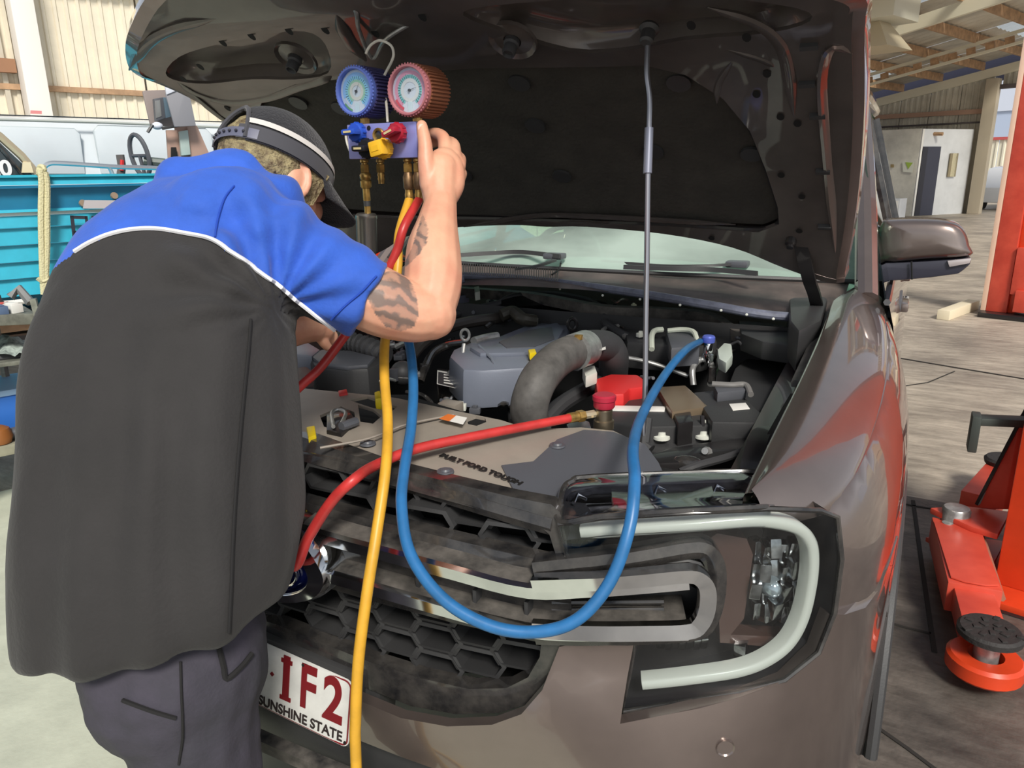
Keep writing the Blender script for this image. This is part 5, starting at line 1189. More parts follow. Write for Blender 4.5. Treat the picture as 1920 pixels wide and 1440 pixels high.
MB().tube([cen, cen+wz*-.15], .015, 6).tube([cen-wx*.07, cen+wx*.07], .014, 6).build('wheel_spoke', DKGREY, sw); MB().tube([onA(270,302,HA-.78), onA(310,306,HA-.72)], .035, 8).build('steering_column', mat('column_grey', (88,98,94), .5), boat)
th = brail([(226,330),(228,312),(226,296),(225,290)], HA-.42, .028, 'throttle_lever', mat('lever_grey', (92,88,86), .5)); MB().tube([onA(228,320,HA-.39), onA(229,300,HA-.39)], .014, 6).build('lever_decal', REDP, th)
cpanel('seat_back', [(296,318),(330,316),(330,330),(290,330)], HA-.9, BLKPL, .1)
# trailer under the boat
tr = thing('boat_trailer', 'dark steel boat trailer with timber bunk carrying the turquoise boat', 'trailer', BP(HA-.9, 1.5, 0))
for d in (.25, 1.55): bbox(MB(), HA-d-.04, HA-d+.04, -2.2, 6.5, .42, .52).build('chassis_rail', BLKMT, tr)
for b_ in (-1.2, .6, 2.4, 4.4): bbox(MB(), HA-1.6, HA-.2, b_-.04, b_+.04, .44, .52).build('cross_member', BLKMT, tr)
for d in (.45, 1.35): bbox(MB(), HA-d-.05, HA-d+.05, -1.5, 4.0, .52, .60).build('bunk', TIMBER, tr)
for d in (.02, 1.82):
    w_ = MB().lathe([(0,.09),(.18,.09),(.28,.07),(.30,0),(.28,-.07),(0,-.09)], BP(HA-d, -.2, .30), E2, 20).build('wheel', TYRE, tr)
    MB().tube([BP(HA-d, -.2+.36*math.cos(q), .30+.36*math.sin(q)) for q in [math.radians(10+k*16) for k in range(11)]], .03, 6).build('mudguard', BLKMT, tr)
# rope lashed over the gunwale
rope = thing('tie_down_rope', 'pale braided rope lashed over the turquoise boat gunwale', 'rope', onA(80, 575, HA+.06))
RPM = mat('rope_fibre', (206,200,160), .8, bump=.8, bscale=90)
for px in ([(76,318),(78,345),(77,400),(78,460),(80,520),(82,552)], [(84,322),(88,345),(88,400),(88,460),(86,520),(86,575)]):
    MB().tube(catmull([onA(x, y, HA+.06) for x, y in px], 4), .019, 8).build('rope_fall', RPM, rope)
kn = MB()
for k in range(4): kn.tube([onA(78+5*math.cos(q+k), 316+k*3+4*math.sin(q+k*.7), HA+.02+.02*math.cos(q)) for q in [j*2*math.pi/12 for j in range(12)]], .016, 6, closed=True)
kn.build('knot', RPM, rope); MB().tube(catmull([onA(x, y, HA+.07) for x, y in [(70,522),(80,528),(92,524),(105,532),(112,542)]], 4), .014, 6).build('rope_tail', RPM, rope)

# ================================================================ white van behind the boat
van = thing('van', 'white panel van with pressed side panels parked behind the boat', 'van', BP(-9.0, 2.6, 0))
VW = mat('van_white', (214,220,224), .3, coat=.6, var=.03, vscale=2); VA = -8.2
vb0 = -2.6; vb1 = 4.6; vz = onA(100, 217, VA).z
prof = [(.06,.28),(.0,.5),(-.02,1.0),(.03,1.5),(.10,vz-.16),(.16,vz-.06),(.30,vz),(.95,vz+.05)]
MB().grid([[BP(VA-d, b_, z) for d, z in prof]+[BP(VA-1.75+d, b_, z) for d, z in prof[::-1]] for b_ in [vb0+(vb1-vb0)*k/12 for k in range(13)]]).build('van_body', VW, van, fix=False, angle=50)
for b_, nm in ((vb0, 'rear_panel'), (vb1, 'nose_panel')): MB().prism([BP(VA-d, b_, z) for d, z in prof]+[BP(VA-1.75+d, b_, z) for d, z in prof[::-1]], E1*.02).build(nm, VW, van)
for x0, x1 in ((-60,149), (176,395)):
    P = [onA(x, y, VA-.045) for x, y in [(x0+8,236),(x1-10,242),(x1,252),(x1+10,326),(x0+14,326),(x0,245)]]
    MB().prism(P, E2*.02).build('pressed_panel', VW, van, bevel=.006); MB().tube(P, .010, 6, closed=True).build('panel_shadow_line', mat('panel_line', (176,186,190), .5), van)
MB().tube([onA(x, y, VA-.03) for x, y in [(-80,222),(200,230),(440,240)]], .014, 6).build('roof_gutter', mat('gutter_grey', (170,174,168), .4), van)
for b_ in (-1.6, 3.4): MB().lathe([(0,.1),(.22,.1),(.33,.08),(.34,0),(.33,-.1),(0,-.1)], BP(VA-.02, b_, .34), E2, 22).build('wheel', TYRE, van)
for k in range(1): MB().prism([onA(x, y, WL+.42) for x, y in [(57,207),(78,208),(78,214),(57,213)]], E2*.01).build('wall_sticker', mat('sticker_red', (206,130,130), .6), bpy.data.objects['wall_left'])

# ================================================================ steel rack and clutter at the left edge
RA_ = -4.05
GALV = mat('galvanised_frame', (150,152,140), .5, .5, var=.25, vscale=20)
rk = thing('workshop_rack', 'galvanised open workshop rack with shelves in front of the boat', 'rack', BP(RA_-.3, .4, 0))
def ra(px, py, a=RA_): return onA(px, py, a)
def rshelf(nm, pxy, d, m, th): 
    a_, b_ = ra(*pxy[0]), ra(*pxy[1]); MB().prism([a_, b_, b_-E2*d, a_-E2*d], -ZV*th).build(nm, m, rk, bevel=.004)
rshelf('top_shelf', [(-150,596),(70,588)], .55, GALV, .05); rshelf('middle_shelf', [(-150,700),(70,672)], .55, GALV, .02); rshelf('bottom_shelf', [(-150,868),(78,822)], .55, mat('shelf_plank', (150,148,128), .7, var=.2, vscale=10), .05)
for px in ((60,565),):
    MB().tube([ra(62,560), ra(84,640), ra(84,640)+V((0,0,-.02))], .018, 4).build('leg', GALV, rk); MB().tube([ra(52,690), ra(66,790), ra(70,826)], .018, 4).build('leg', GALV, rk)
    f0 = ra(70,826); MB().tube([f0, V((f0.x, f0.y, 0))], .02, 6).build('leg', GALV, rk)
for px in (-140, 20):
    f0 = ra(px, 600)-E2*.5; MB().tube([f0, V((f0.x, f0.y, 0))], .02, 6).build('leg', GALV, rk)
f0 = ra(-145,600); MB().tube([f0, V((f0.x, f0.y, 0))], .02, 6).build('leg', GALV, rk)
rng = random.Random(5)
SCR = [mat('clutter_white', (226,226,220), .5), mat('clutter_red', (196,80,70), .5), mat('clutter_dark', (60,60,62), .5), mat('clutter_blue', (90,110,140), .5), STEEL]
zt = ra(0,593).z
def clutter(nm, label, cat, px, py, z, kind, k, dd):
    c = ra(px, py)-E2*dd; c.z = z
    if kind == 'box': mb = MB().box(c+ZV*.02, (.10,.05,.04), Matrix.Rotation(k, 3, 'Z')).box(c+ZV*.043, (.08,.03,.006), Matrix.Rotation(k, 3, 'Z')); o = mb.build(nm, SCR[k % 5], None, bevel=.004)
    elif kind == 'tube': o = MB().tube([c+ZV*.014-E1*.09, c+ZV*.016, c+ZV*.014+E1*.10], [.013,.011,.013], 8).build(nm, SCR[k % 5], None)
    else: o = MB().lathe([(0,.0),(.03,.0),(.032,.03),(.02,.05),(.018,.07),(0,.07)], c, (0,0,1), 14).build(nm, SCR[k % 5], None)
    return tag(o, label, cat)
clutter('white_tube', 'white plastic tube lying across the rack top shelf', 'tube', 28, 556, zt, 'tube', 0, .30)
clutter('red_box', 'small red carton on the rack top shelf', 'box', 6, 572, zt, 'box', 1, .12)
clutter('parts_box', 'small white parts carton on the rack top shelf', 'box', 28, 582, zt, 'box', 0, .08)
clutter('spray_can', 'short dark bottle standing on the rack top shelf', 'bottle', 12, 585, zt, 'can', 2, .2)
clutter('blue_box', 'small blue carton at the edge of the rack top shelf', 'box', 2, 590, zt, 'box', 3, .06)
wiper_ = tag(MB().tube([V(p) for p in (ra(30,574)-E2*.1+ZV*.03, ra(48,566)-E2*.1+ZV*.05, ra(64,582)-E2*.05+ZV*.03)], .022, 6).build('trim_offcut', mat('clutter_grey', (110,112,112), .5), None), 'bent dark grey trim offcut lying on the rack top shelf', 'offcut')
# bundle of pipes and rags on the middle shelf
zm = ra(0,688).z
names = [('dark_pipe','dark pipe on the rack middle shelf',mat('clutter_dark', (60,60,62), .5)), ('pale_pipe','pale green grey pipe on the rack middle shelf',mat('pale_pipe', (180,196,176), .5)), ('steel_pipe','bright steel pipe on the rack middle shelf',STEEL)]
for k in range(3):
    nm, lb, mm = names[k]; c = ra(20, 690)-E2*(.08+.13*k); c.z = zm+.025
    tag(MB().tube([c-E1*.45, c-E1*.1+ZV*.004*k, c+E1*.20], [.022,.024,.02], 8).build(nm, mm, None), lb, 'pipe')
rg_ = MB()
rows = []
for i in range(9): rows.append([ra(0+i*10, 668)-E2*(.03+.06*j)+ZV*(.005+.03*noise.noise(V((i*.8, j*.9, 2)))+.05*math.sin(math.pi*j/7)*math.sin(math.pi*i/8)) for j in range(8)])
rg_.grid(rows); rgo = rg_.build('rag', mat('rag_green_white', (190,204,196), .9, var=.5, vscale=18, var2=(60,66,66)), None, angle=80); tag(rgo, 'pale crumpled rag lying over the pipes on the rack', 'rag')
bxo = thing('blue_crate', 'flat blue box standing on the rack bottom shelf', 'crate', ra(20,800))
c = ra(20,790)-E2*.36; zb = ra(30,832).z
MB().box(V((c.x, c.y, zb+.10)), (.34,.62,.19), BROT).build('body', mat('crate_blue', (50,110,196), .45), bxo, bevel=.01); MB().box(V((c.x, c.y, zb+.205)), (.36,.64,.03), BROT).build('lid', mat('crate_lid', (140,172,206), .5), bxo, bevel=.006)
c = ra(25,812)-E2*.08; c.z = zb+.03
gt = thing('grease_gun', 'grey cylinder tool with a pale nose lying on the bottom shelf', 'tool', c)
MB().tube([c+E1*.28, c-E1*.05, c-E1*.10], [.030,.030,.028], 12).build('barrel', DKGREY, gt); MB().tube([c-E1*.10, c-E1*.22, c-E1*.3], [.032,.026,.012], 12).build('nose', mat('nose_pale', (176,206,206), .4), gt)
c = ra(-2,800)-E2*.05; c.z = zb+.005
tag(MB().lathe([(0,0),(.045,.0),(.055,.03),(.045,.07),(.02,.085),(0,.085)], c, (0,0,1), 16).build('amber_pot', mat('amber', (140,86,40), .5), None), 'amber round pot on the rack bottom shelf', 'pot')
# ================================================================ manifold gauge set hanging from the bonnet striker
G0 = at(715, 264, 1.42); _c = CAM-G0; _c.z = 0; _c.normalize(); _l = V((-_c.y, _c.x, 0))
if _l.dot(RT) > 0: _l = -_l
GN = (_c*math.cos(math.radians(38))+_l*math.sin(math.radians(38))).normalized(); GW = ZV.cross(GN).normalized()
def GL(x, y, z=0): return G0+GW*x+ZV*y+GN*z
GR = Matrix((GW, ZV, GN)).transposed()
LILAC = mat('anodised_lilac', (150,152,214), .32, .35)
gs = thing('manifold_gauge_set', 'lilac manifold block with blue and red dial gauges hanging under the bonnet', 'gauge set', GL(0, -.075, -.015))
blk_ = MB().box(GL(0, 0, -.016), (.163,.064,.032), GR).build('manifold_block', LILAC, gs, bevel=.002)
for x, y in ((-.028,.024),(.026,.026)): MB().lathe([(0,.0012),(.004,.0012),(.0045,0),(0,0)], GL(x, y), GN, 12).build('screw_hole', DARKIN, blk_)
sgl = MB().lathe([(.0085,.006),(.0085,.001),(.0125,.0005),(.0135,.002),(.0135,.005),(.012,.007)], GL(-.003, .010), GN, 20, ring=True).build('sight_glass', BRASS, gs)
MB().lathe([(0,.003),(.0085,.003),(.0085,.002),(0,.002)], GL(-.003, .010), GN, 16).build('sight_lens', mat('sight_dark', (70,66,50), .1, coat=1), sgl)
def knob(x, y, m, ang, nm, L_=.030, wide=False):
    k = MB().lathe([(0,0),(.010,0),(.010,.006),(.0175,.008),(.0180,.020),(.0155,.024),(0,.024)], GL(x, y), GN, 20).build('valve_knob', m, gs); k['label'] = nm
    for j in range(12):
        q = j*math.pi/6; MB().tube([GL(x+.0178*math.cos(q), y+.0178*math.sin(q), .009), GL(x+.0178*math.cos(q), y+.0178*math.sin(q), .020)], .0016, 5).build('grip_rib', m, k)
    R = GR @ Matrix.Rotation(ang, 3, 'Z')
    s = (.030,.028,.020) if wide else (.032,.011,.022)
    h = MB().box(GL(x, y, .024+s[2]/2)+R @ V((.002,0,0)), s, R).build('handle', m, k, bevel=.004)
    MB().box(GL(x, y, .0245+s[2])+R @ V((.002,0,0)), (s[0]*.55, s[1]*.35, .001), R).build('handle_decal', mat('decal_cream', (206,190,140), .5) if not wide else m, k)
knob(-.045, .016, BLUEP, .05, 'blue valve knob'); knob(.049, .012, mat('knob_red', (168,34,54), .4), .35, 'red valve knob'); knob(-.023, -.014, mat('knob_black', (30,31,36), .4), .0, 'black valve knob'); knob(.016, -.015, mat('knob_yellow', (240,186,46), .4), .2, 'yellow valve knob', wide=True)
MB().tube(catmull([GL(-.083,.016,-.012), GL(-.094,.016,-.012), GL(-.095,.004,-.012), GL(-.090,-.012,-.012), GL(-.086,-.018,-.012)], 4), .0026, 6).build('side_hook', mat('hook_cream', (226,220,206), .4), gs)
MB().lathe([(0,0),(.008,0),(.008,.012),(.006,.014),(0,.014)], GL(.0815,.004,-.016), GW, 6).build('side_port', BRASS, gs)
def LZ(prof, c, ax, n, ring=False): return MB().lathe([(r*.87, h) for r, h in prof], c, ax, n, ring=ring)
def gear(n, r0, r1):
    o = []
    for k in range(n):
        for f, r in ((0,r0),(.25,r0),(.35,r1),(.8,r1),(.9,r0)): q = 2*math.pi*(k+f)/n; o.append((r*math.cos(q), r*math.sin(q)))
    return o
def gauge(x, y, rimc, sidec, rings, needle, tag_):
    K = .87; GL_ = GL
    def GL2(a, b, z=0): return GL_(x+(a-x)*K, y+(b-y)*K, z-.018)
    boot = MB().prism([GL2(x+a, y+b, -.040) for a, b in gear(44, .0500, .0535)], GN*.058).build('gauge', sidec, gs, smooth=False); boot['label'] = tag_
    LZ([(.0440,.022),(.0440,.031),(.0455,.0335),(.0490,.0335),(.0505,.030),(.0490,.018)], GL2(x, y), GN, 44, ring=True).build('front_rim', rimc, boot)
    o = gear(44, .0495, .053); MB().grid([[GL2(x+a, y+b, .0302) for a, b in o], [GL2(x+a*.9, y+b*.9, .0318) for a, b in o]], closed=True).build('rim_teeth', rimc, boot, smooth=False)
    dial = LZ([(0,.0235),(.0440,.0235),(.0440,.0225),(0,.0225)], GL2(x, y), GN, 40).build('dial', mat('dial_white', (232,232,230), .5), boot)
    for i, (r, c, arc0, arc1) in enumerate(rings):
        n = 36; P0 = []; P1 = []
        for k in range(n+1):
            q = math.radians(arc0+(arc1-arc0)*k/n); P0.append(GL2(x+r[0]*math.cos(q), y+r[0]*math.sin(q), .0238+i*.0001)); P1.append(GL2(x+r[1]*math.cos(q), y+r[1]*math.sin(q), .0238+i*.0001))
        MB().grid([P0, P1]).build('dial_band', mat('dial_%d_%d_%d' % c, c, .5), dial, fix=False)
    for k in range(28):
        q = math.radians(-50+280*k/27); L_ = .004 if k % 3 else .007
        MB().box(GL2(x+.0275*math.cos(q), y+.0275*math.sin(q), .0246), (L_,.0006,.0004), GR @ Matrix.Rotation(q, 3, 'Z')).build('dial_tick', mat('tick_grey', (90,92,96), .5), dial)
    q = math.radians(needle); MB().add([GL2(x+.0008*math.sin(q), y-.0008*math.cos(q), .0256), GL2(x+.021*math.cos(q), y+.021*math.sin(q), .0256), GL2(x-.0008*math.sin(q), y+.0008*math.cos(q), .0256), GL2(x-.009*math.cos(q), y-.009*math.sin(q), .0256)], [(0,1,2,3)]).build('needle', BLKPL, dial, fix=False)
    MB().lathe([(0,.0275),(.0022,.0275),(.0026,.0245),(0,.0245)], GL2(x, y), GN, 10).build('needle_hub', BLKPL, dial)
    MB().box(GL2(x, y-.033, .0249), (.010,.018,.0006), GR).build('dial_badge', mat('badge_pale', (226,236,230), .5), dial)
    LZ([(0,.0305),(.043,.0295),(.044,.029),(.044,.0285),(0,.0295)], GL2(x, y), GN, 32).build('dial_glass', glassmat('dial_glass', (244,248,252), .8, .02), boot)
    MB().lathe([(.008,-.060),(.010,-.058),(.010,-.048),(.006,-.048),(.006,-.03),(0,-.03)], GL2(x, y, .004), ZV, 6).build('gauge_stem', BRASS, boot)
BR = mat('boot_blue_shaded', (66,64,108), .5); BRR = mat('rim_blue', (92,112,190), .45); RR = mat('boot_brown_red', (132,82,58), .55); RRR = mat('rim_rose', (176,110,116), .45)  # blue boot side darker than its rim: shade put into the colour
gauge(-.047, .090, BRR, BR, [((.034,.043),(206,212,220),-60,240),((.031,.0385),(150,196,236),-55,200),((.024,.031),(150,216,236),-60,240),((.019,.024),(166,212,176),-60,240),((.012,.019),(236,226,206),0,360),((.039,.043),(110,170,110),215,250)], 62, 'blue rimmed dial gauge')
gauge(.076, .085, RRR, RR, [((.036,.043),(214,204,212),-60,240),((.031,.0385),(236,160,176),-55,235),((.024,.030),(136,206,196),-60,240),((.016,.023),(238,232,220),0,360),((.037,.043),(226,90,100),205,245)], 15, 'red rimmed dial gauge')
hk = [(727,229),(725,200),(721,170),(719,148),(724,135),(734,116),(738,102),(735,88),(724,79),(710,76),(697,83),(690,92),(686,101)]
MB().tube(catmull([at(x, y, 1.425+.012*(1 if y < 120 else 0)) for x, y in hk], 5), .0026, 8).build('hanging_hook', mat('hook_cream', (226,220,206), .4), gs)
def fitting(x, prof, n=16, z=-.016): return MB().lathe(prof, GL(x, -.032, z), -ZV, n).build('brass_port', BRASS, gs)
def hexf(x, a, b, r, m=None, par=None): return MB().lathe([(0,a),(r*.9,a),(r,a+.001),(r,b-.001),(r*.9,b),(0,b)], GL(x, -.032, -.016), -ZV, 6).build('hex_nut', m or BRASS, par or gs)
for x in (-.057, -.018, .047, .070):
    fitting(x, [(0,0),(.0075,0),(.0085,.002),(.0085,.006),(.006,.008),(.006,.030),(0,.030)]); hexf(x, .010, .026, .0088)
fitting(-.018, [(0,.026),(.0065,.027),(.0075,.031),(.0065,.034),(.0075,.038),(.0062,.042),(.0062,.047),(0,.047)])
# hoses ---------------------------------------------------------------------------------------------
HBL = mat('blue_hose', (44,112,170), .38, var=.12, vscale=30); HYE = mat('yellow_hose', (226,170,52), .42, var=.12, vscale=20); HRE = mat('red_hose', (204,58,56), .38, var=.15, vscale=20)
BRD = mat('worn_brass', (150,120,88), .45, .8, var=.3, vscale=60)
def hose_end(par, x, body):
    MB().lathe([(0,.026),(.0075,.026),(.0085,.030),(.0105,.034),(.0105,.054),(.0085,.058),(0,.058)], GL(x, -.032, -.016), -ZV, 10).build('coupling_nut', body, par)
    MB().lathe([(0,.058),(.0075,.058),(.0075,.064),(.0085,.066),(.0085,.080),(.0075,.082),(0,.082)], GL(x, -.032, -.016), -ZV, 16).build('ferrule', BRASS, par)
def tubeT(l): return [p if isinstance(p, Vector) else at(*p) for p in l]
hy = thing('yellow_hose', 'yellow charging hose hanging down in front of the grille and plate', 'hose', at(668, 1440, 1.17))
hose_end(hy, .047, BRD)
py_ = [GL(.047,-.108,-.016), (748,440,1.405), (746,500,1.40), (735,580,1.37), (722,640,1.33), (721,710,1.29), (727,790,1.235), (723,880,1.16), (706,1000,1.12), (690,1100,1.105), (673,1230,1.105), (667,1340,1.12), (668,1440,1.15)]
P = tubeT(py_); e_ = P[-1].copy(); P += [V((e_.x, e_.y-.02, .25)), V((e_.x-.02, e_.y-.10, .03)), V((e_.x-.10, e_.y-.28, .010)), V((e_.x-.3, e_.y-.45, .010))]
MB().tube(catmull(P, 8), .0086, 12).build('hose_body', HYE, hy)
hr = thing('red_hose', 'red charging hose curving over the radiator cover to a red coupler', 'hose', at(545, 742, 1.38))
hose_end(hr, .070, BRD)
cR = onZ(1128, 782, 1.055)
pr_ = [GL(.070,-.108,-.016), (758,425,1.39), (745,468,1.395), (728,505,1.40), (695,565,1.41), (650,625,1.41), (600,690,1.40), (545,742,1.37), (505,800,1.33), (482,880,1.285), (500,980,1.25), onY(548,1062,-.09), onY(578,1008,-.075), onY(622,940,-.062), onY(665,898,-.045), onZ(705,872,1.078), onZ(780,842,1.084), onZ(890,818,1.085), onZ(1000,797,1.083), onZ(1068,784,1.082)]
MB().tube(catmull(tubeT(pr_), 8), .0086, 12).build('hose_body', HRE, hr)
f0, f1 = onZ(1066,784,1.082), onZ(1112,776,1.078); d = (f1-f0)
MB().tube([f0, f0+d*.35], .0098, 14).build('ferrule', BRASS, hr); MB().tube([f0+d*.36, f0+d*.60], .0115, 6).build('hex_nut', BRASS, hr); MB().tube([f0+d*.6, f0+d*1.05], .008, 8).build('swivel', mat('swivel_pale', (220,206,176), .3, .6), hr)
cR = f1+V((.018,.012,-.004))
cpl = MB().lathe([(0,-.045),(.014,-.045),(.016,-.042),(.016,-.028),(.020,-.026),(.020,-.010),(.0165,-.008),(.0165,.012),(.013,.016),(0,.016)], cR, ZV, 18).build('coupler_body', mat('coupler_steel', (150,138,118), .35, .9), hr)
MB().lathe([(0,.016),(.019,.016),(.021,.019),(.021,.030),(.023,.032),(.023,.040),(.019,.043),(0,.043)], cR, ZV, 20).build('coupler_cap', mat('cap_red', (176,40,62), .4), hr)
hb_ = thing('blue_hose', 'blue charging hose looping low across the grille to a blue coupler', 'hose', at(990, 1186, 1.01))
MB().lathe([(0,.026),(.0085,.026),(.0110,.030),(.0110,.036),(.009,.039),(.0112,.042),(.0112,.052),(.0085,.056),(0,.056)], GL(-.057, -.032, -.016), -ZV, 18).build('coupling_nut', BRASS, hb_)
MB().lathe([(0,.056),(.0075,.056),(.0075,.078),(.0065,.080),(.0065,.104),(0,.104)], GL(-.057, -.032, -.016), -ZV, 14).build('ferrule', BRASS, hb_)
MB().lathe([(0,.080),(.0072,.080),(.0072,.090),(0,.090)], GL(-.057, -.032, -.016), -ZV, 14).build('black_sleeve', BLKPL, hb_)
can = GL(-.057, -.136, -.016)
MB().lathe([(0,.002),(.018,.0),(.0215,-.004),(.0215,-.010),(.0205,-.012),(.0205,-.075),(.017,-.082),(0,-.082)], can+GW*-.004, ZV+GW*.05, 24).build('filter_canister', mat('canister_steel', (150,146,140), .32, .9), hb_)
cB = onZ(1329, 655, 1.06)
pb_ = [can+ZV*-.08, (672,545,1.43), (715,575,1.42), (752,605,1.39), (768,650,1.345), (775,720,1.30), (771,800,1.23), (758,880,1.15), (753,950,1.10), (770,1040,1.055), (830,1122,1.02), (915,1172,1.0), (1000,1185,.99), (1080,1163,.98), (1143,1092,.98), (1180,990,.985), (1190,900,1.02), (1187,840,1.10), (1203,780,1.27), (1245,705,1.50), (1285,657,1.66), onZ(1314,640,1.088)]
MB().tube(catmull(tubeT(pb_), 8), .0086, 12).build('hose_body', HBL, hb_)
MB().tube([onZ(1311,641,1.088), onZ(1323,640,1.088)], .010, 10).build('ferrule', BRASS, hb_)
MB().lathe([(0,-.03),(.008,-.03),(.008,-.020),(.015,-.018),(.016,-.010),(.016,.002),(.012,.004),(.012,.030),(.010,.034),(0,.034)], onZ(1327,665,1.055), ZV, 18).build('coupler_body', CHROME, hb_)
MB().lathe([(0,.034),(.016,.034),(.017,.038),(.017,.048),(.014,.052),(0,.052)], onZ(1327,665,1.055), ZV, 18).build('coupler_cap', mat('cap_blue', (92,108,200), .35, .2), hb_)
# ================================================================ the mechanic
def limb(mb, pts, sub=6, n=14):
    """tapered round limb through (point, radius) pairs with rounded ends"""
    P = [V(p) for p, r in pts]; C_ = catmull(P, sub) if len(P) > 2 else P
    R_ = catmull([V((r, 0, 0)) for p, r in pts], sub) if len(P) > 2 else [V((pts[0][1],0,0)), V((pts[1][1],0,0))]
    mb.tube(C_, [q.x for q in R_], n); mb.ball(P[0], pts[0][1], n, 10); mb.ball(P[-1], pts[-1][1], n, 10); return mb
def remesh(o, voxel, it=4, fac=.5):
    m = o.modifiers.new('r', 'REMESH'); m.mode = 'VOXEL'; m.voxel_size = voxel; m.use_smooth_shade = True
    s = o.modifiers.new('s', 'SMOOTH'); s.factor = fac; s.iterations = it
    realize(o); o.data.polygons.foreach_set('use_smooth', [True]*len(o.data.polygons)); return o
SKIN = mat('skin', (224,172,142), .48, var=.10, vscale=14, var2=(214,148,122), bump=.03, bscale=120); SKIN.node_tree.nodes['Principled BSDF'].inputs['Subsurface Weight'].default_value = .08
def add_ink(m):
    t = m.node_tree; L = t.links; b = t.nodes['Principled BSDF']; src = b.inputs['Base Color'].links[0].from_socket
    at_ = t.nodes.new('ShaderNodeAttribute'); at_.attribute_name = 'ink'
    wv = t.nodes.new('ShaderNodeTexWave'); wv.inputs['Scale'].default_value = 15; wv.inputs['Distortion'].default_value = 9; wv.inputs['Detail'].default_value = 4; wv.inputs['Detail Scale'].default_value = 1.5
    tc = t.nodes.new('ShaderNodeTexCoord'); mp = t.nodes.new('ShaderNodeMapping'); mp.inputs['Rotation'].default_value = (.4,.9,.3); L.new(tc.outputs['Object'], mp.inputs[0]); L.new(mp.outputs[0], wv.inputs[0])
    rp = t.nodes.new('ShaderNodeMapRange'); rp.inputs['From Min'].default_value = .2; rp.inputs['From Max'].default_value = .75; rp.inputs['To Min'].default_value = .45; rp.inputs['To Max'].default_value = .85; L.new(wv.outputs['Fac'], rp.inputs[0])
    mu = t.nodes.new('ShaderNodeMath'); mu.operation = 'MULTIPLY'; L.new(at_.outputs['Fac'], mu.inputs[0]); L.new(rp.outputs[0], mu.inputs[1])
    mx = t.nodes.new('ShaderNodeMix'); mx.data_type = 'RGBA'; L.new(mu.outputs[0], mx.inputs[0]); L.new(src, mx.inputs[6]); mx.inputs[7].default_value = lin((92,88,86)); L.new(mx.outputs[2], b.inputs['Base Color'])
add_ink(SKIN)
FH = V((FW.x, FW.y, 0)).normalized(); RH = V((RT.x, RT.y, 0)).normalized()
footR = V((.10, -.34, 0)); footL = V((-.10, -.20, 0))
# head frame
HC = at(513, 333, 1.33); HF = (RT*.56-UP*.30+FW*.77).normalized(); HU = (UP-HF*UP.dot(HF)).normalized(); HS = HF.cross(HU).normalized()
HM = Matrix((HS, HF, HU)).transposed()
def HL(x, y, z): return HC+HS*x+HF*y+HU*z
bd = MB()
bd.ball(HL(0,-.004,.015), (.074,.094,.088), 28, 20, R=HM); bd.ball(HL(0,.03,-.045), (.060,.064,.070), 20, 14, R=HM)
bd.ball(HL(0,.075,-.085), (.026,.020,.020), 14, 10, R=HM)                       # chin
bd.ball(HL(0,.098,-.015), (.011,.020,.024), 12, 8, R=HM)                        # nose
bd.ball(HL(0,.082,.025), (.05,.016,.012), 12, 8, R=HM)                          # brow
bd.ball(HL(.026,.083,.005), .012, 10, 8); bd.ball(HL(-.026,.083,.005), .012, 10, 8); bd.ball(HL(0,.090,-.050), (.022,.009,.007), 12, 8, R=HM)
for sg in (1, -1):
    bd.tube([HL(.076*sg+.006*sg*math.cos(a), .004+.017*math.cos(a)-.004, -.020+.030*math.sin(a)) for a in [k*2*math.pi/14 for k in range(14)]], .0062, 8, closed=True); bd.ball(HL(.074*sg,-.002,-.020), (.007,.016,.026), 10, 8, R=HM)
neck0 = at(405, 375, 1.27)
limb(bd, [(HL(0,-.02,-.05), .056), (at(455,345,1.30), .058), (neck0, .066)])
# right arm
RS = at(465, 425, 1.17)
limb(bd, [(RS, .050), (at(590,497,1.187), .053), (at(700,560,1.20), .056), (at(770,585,1.215), .050), (at(806,588,1.225), .044)])
limb(bd, [(at(803,585,1.225), .043), (at(812,530,1.25), .049), (at(813,470,1.28), .0465), (at(820,420,1.31), .036), (at(826,382,1.335), .0295)])
bd.ball(at(818,600,1.222), .030, 14, 10)
limb(bd, [(at(826,385,1.335), .029), (at(824,352,1.35), .033), (at(827,318,1.362), .032)]); limb(bd, [(at(806,342,1.345), .020), (at(828,300,1.365), .022), (at(848,312,1.37), .020), (at(850,345,1.362), .021), (at(835,372,1.345), .022)])
for f in ([(806,348,1.34,.0185),(799,308,1.334,.0150),(797,270,1.335,.0130),(791,236,1.340,.0105)], [(836,290,1.375,.0150),(831,258,1.398,.0122),(812,250,1.425,.0108),(796,258,1.435,.0092)], [(851,293,1.38,.0148),(849,270,1.41,.0120),(826,264,1.445,.0106),(804,271,1.455,.009)], [(860,310,1.378,.0140),(861,296,1.412,.0115),(838,290,1.448,.010),(816,295,1.458,.0088)], [(861,333,1.372,.0125),(865,324,1.402,.0102),(848,320,1.432,.009),(831,323,1.442,.008)]):
    limb(bd, [(at(a, b, t), r) for a, b, t, r in f], 5, 12)
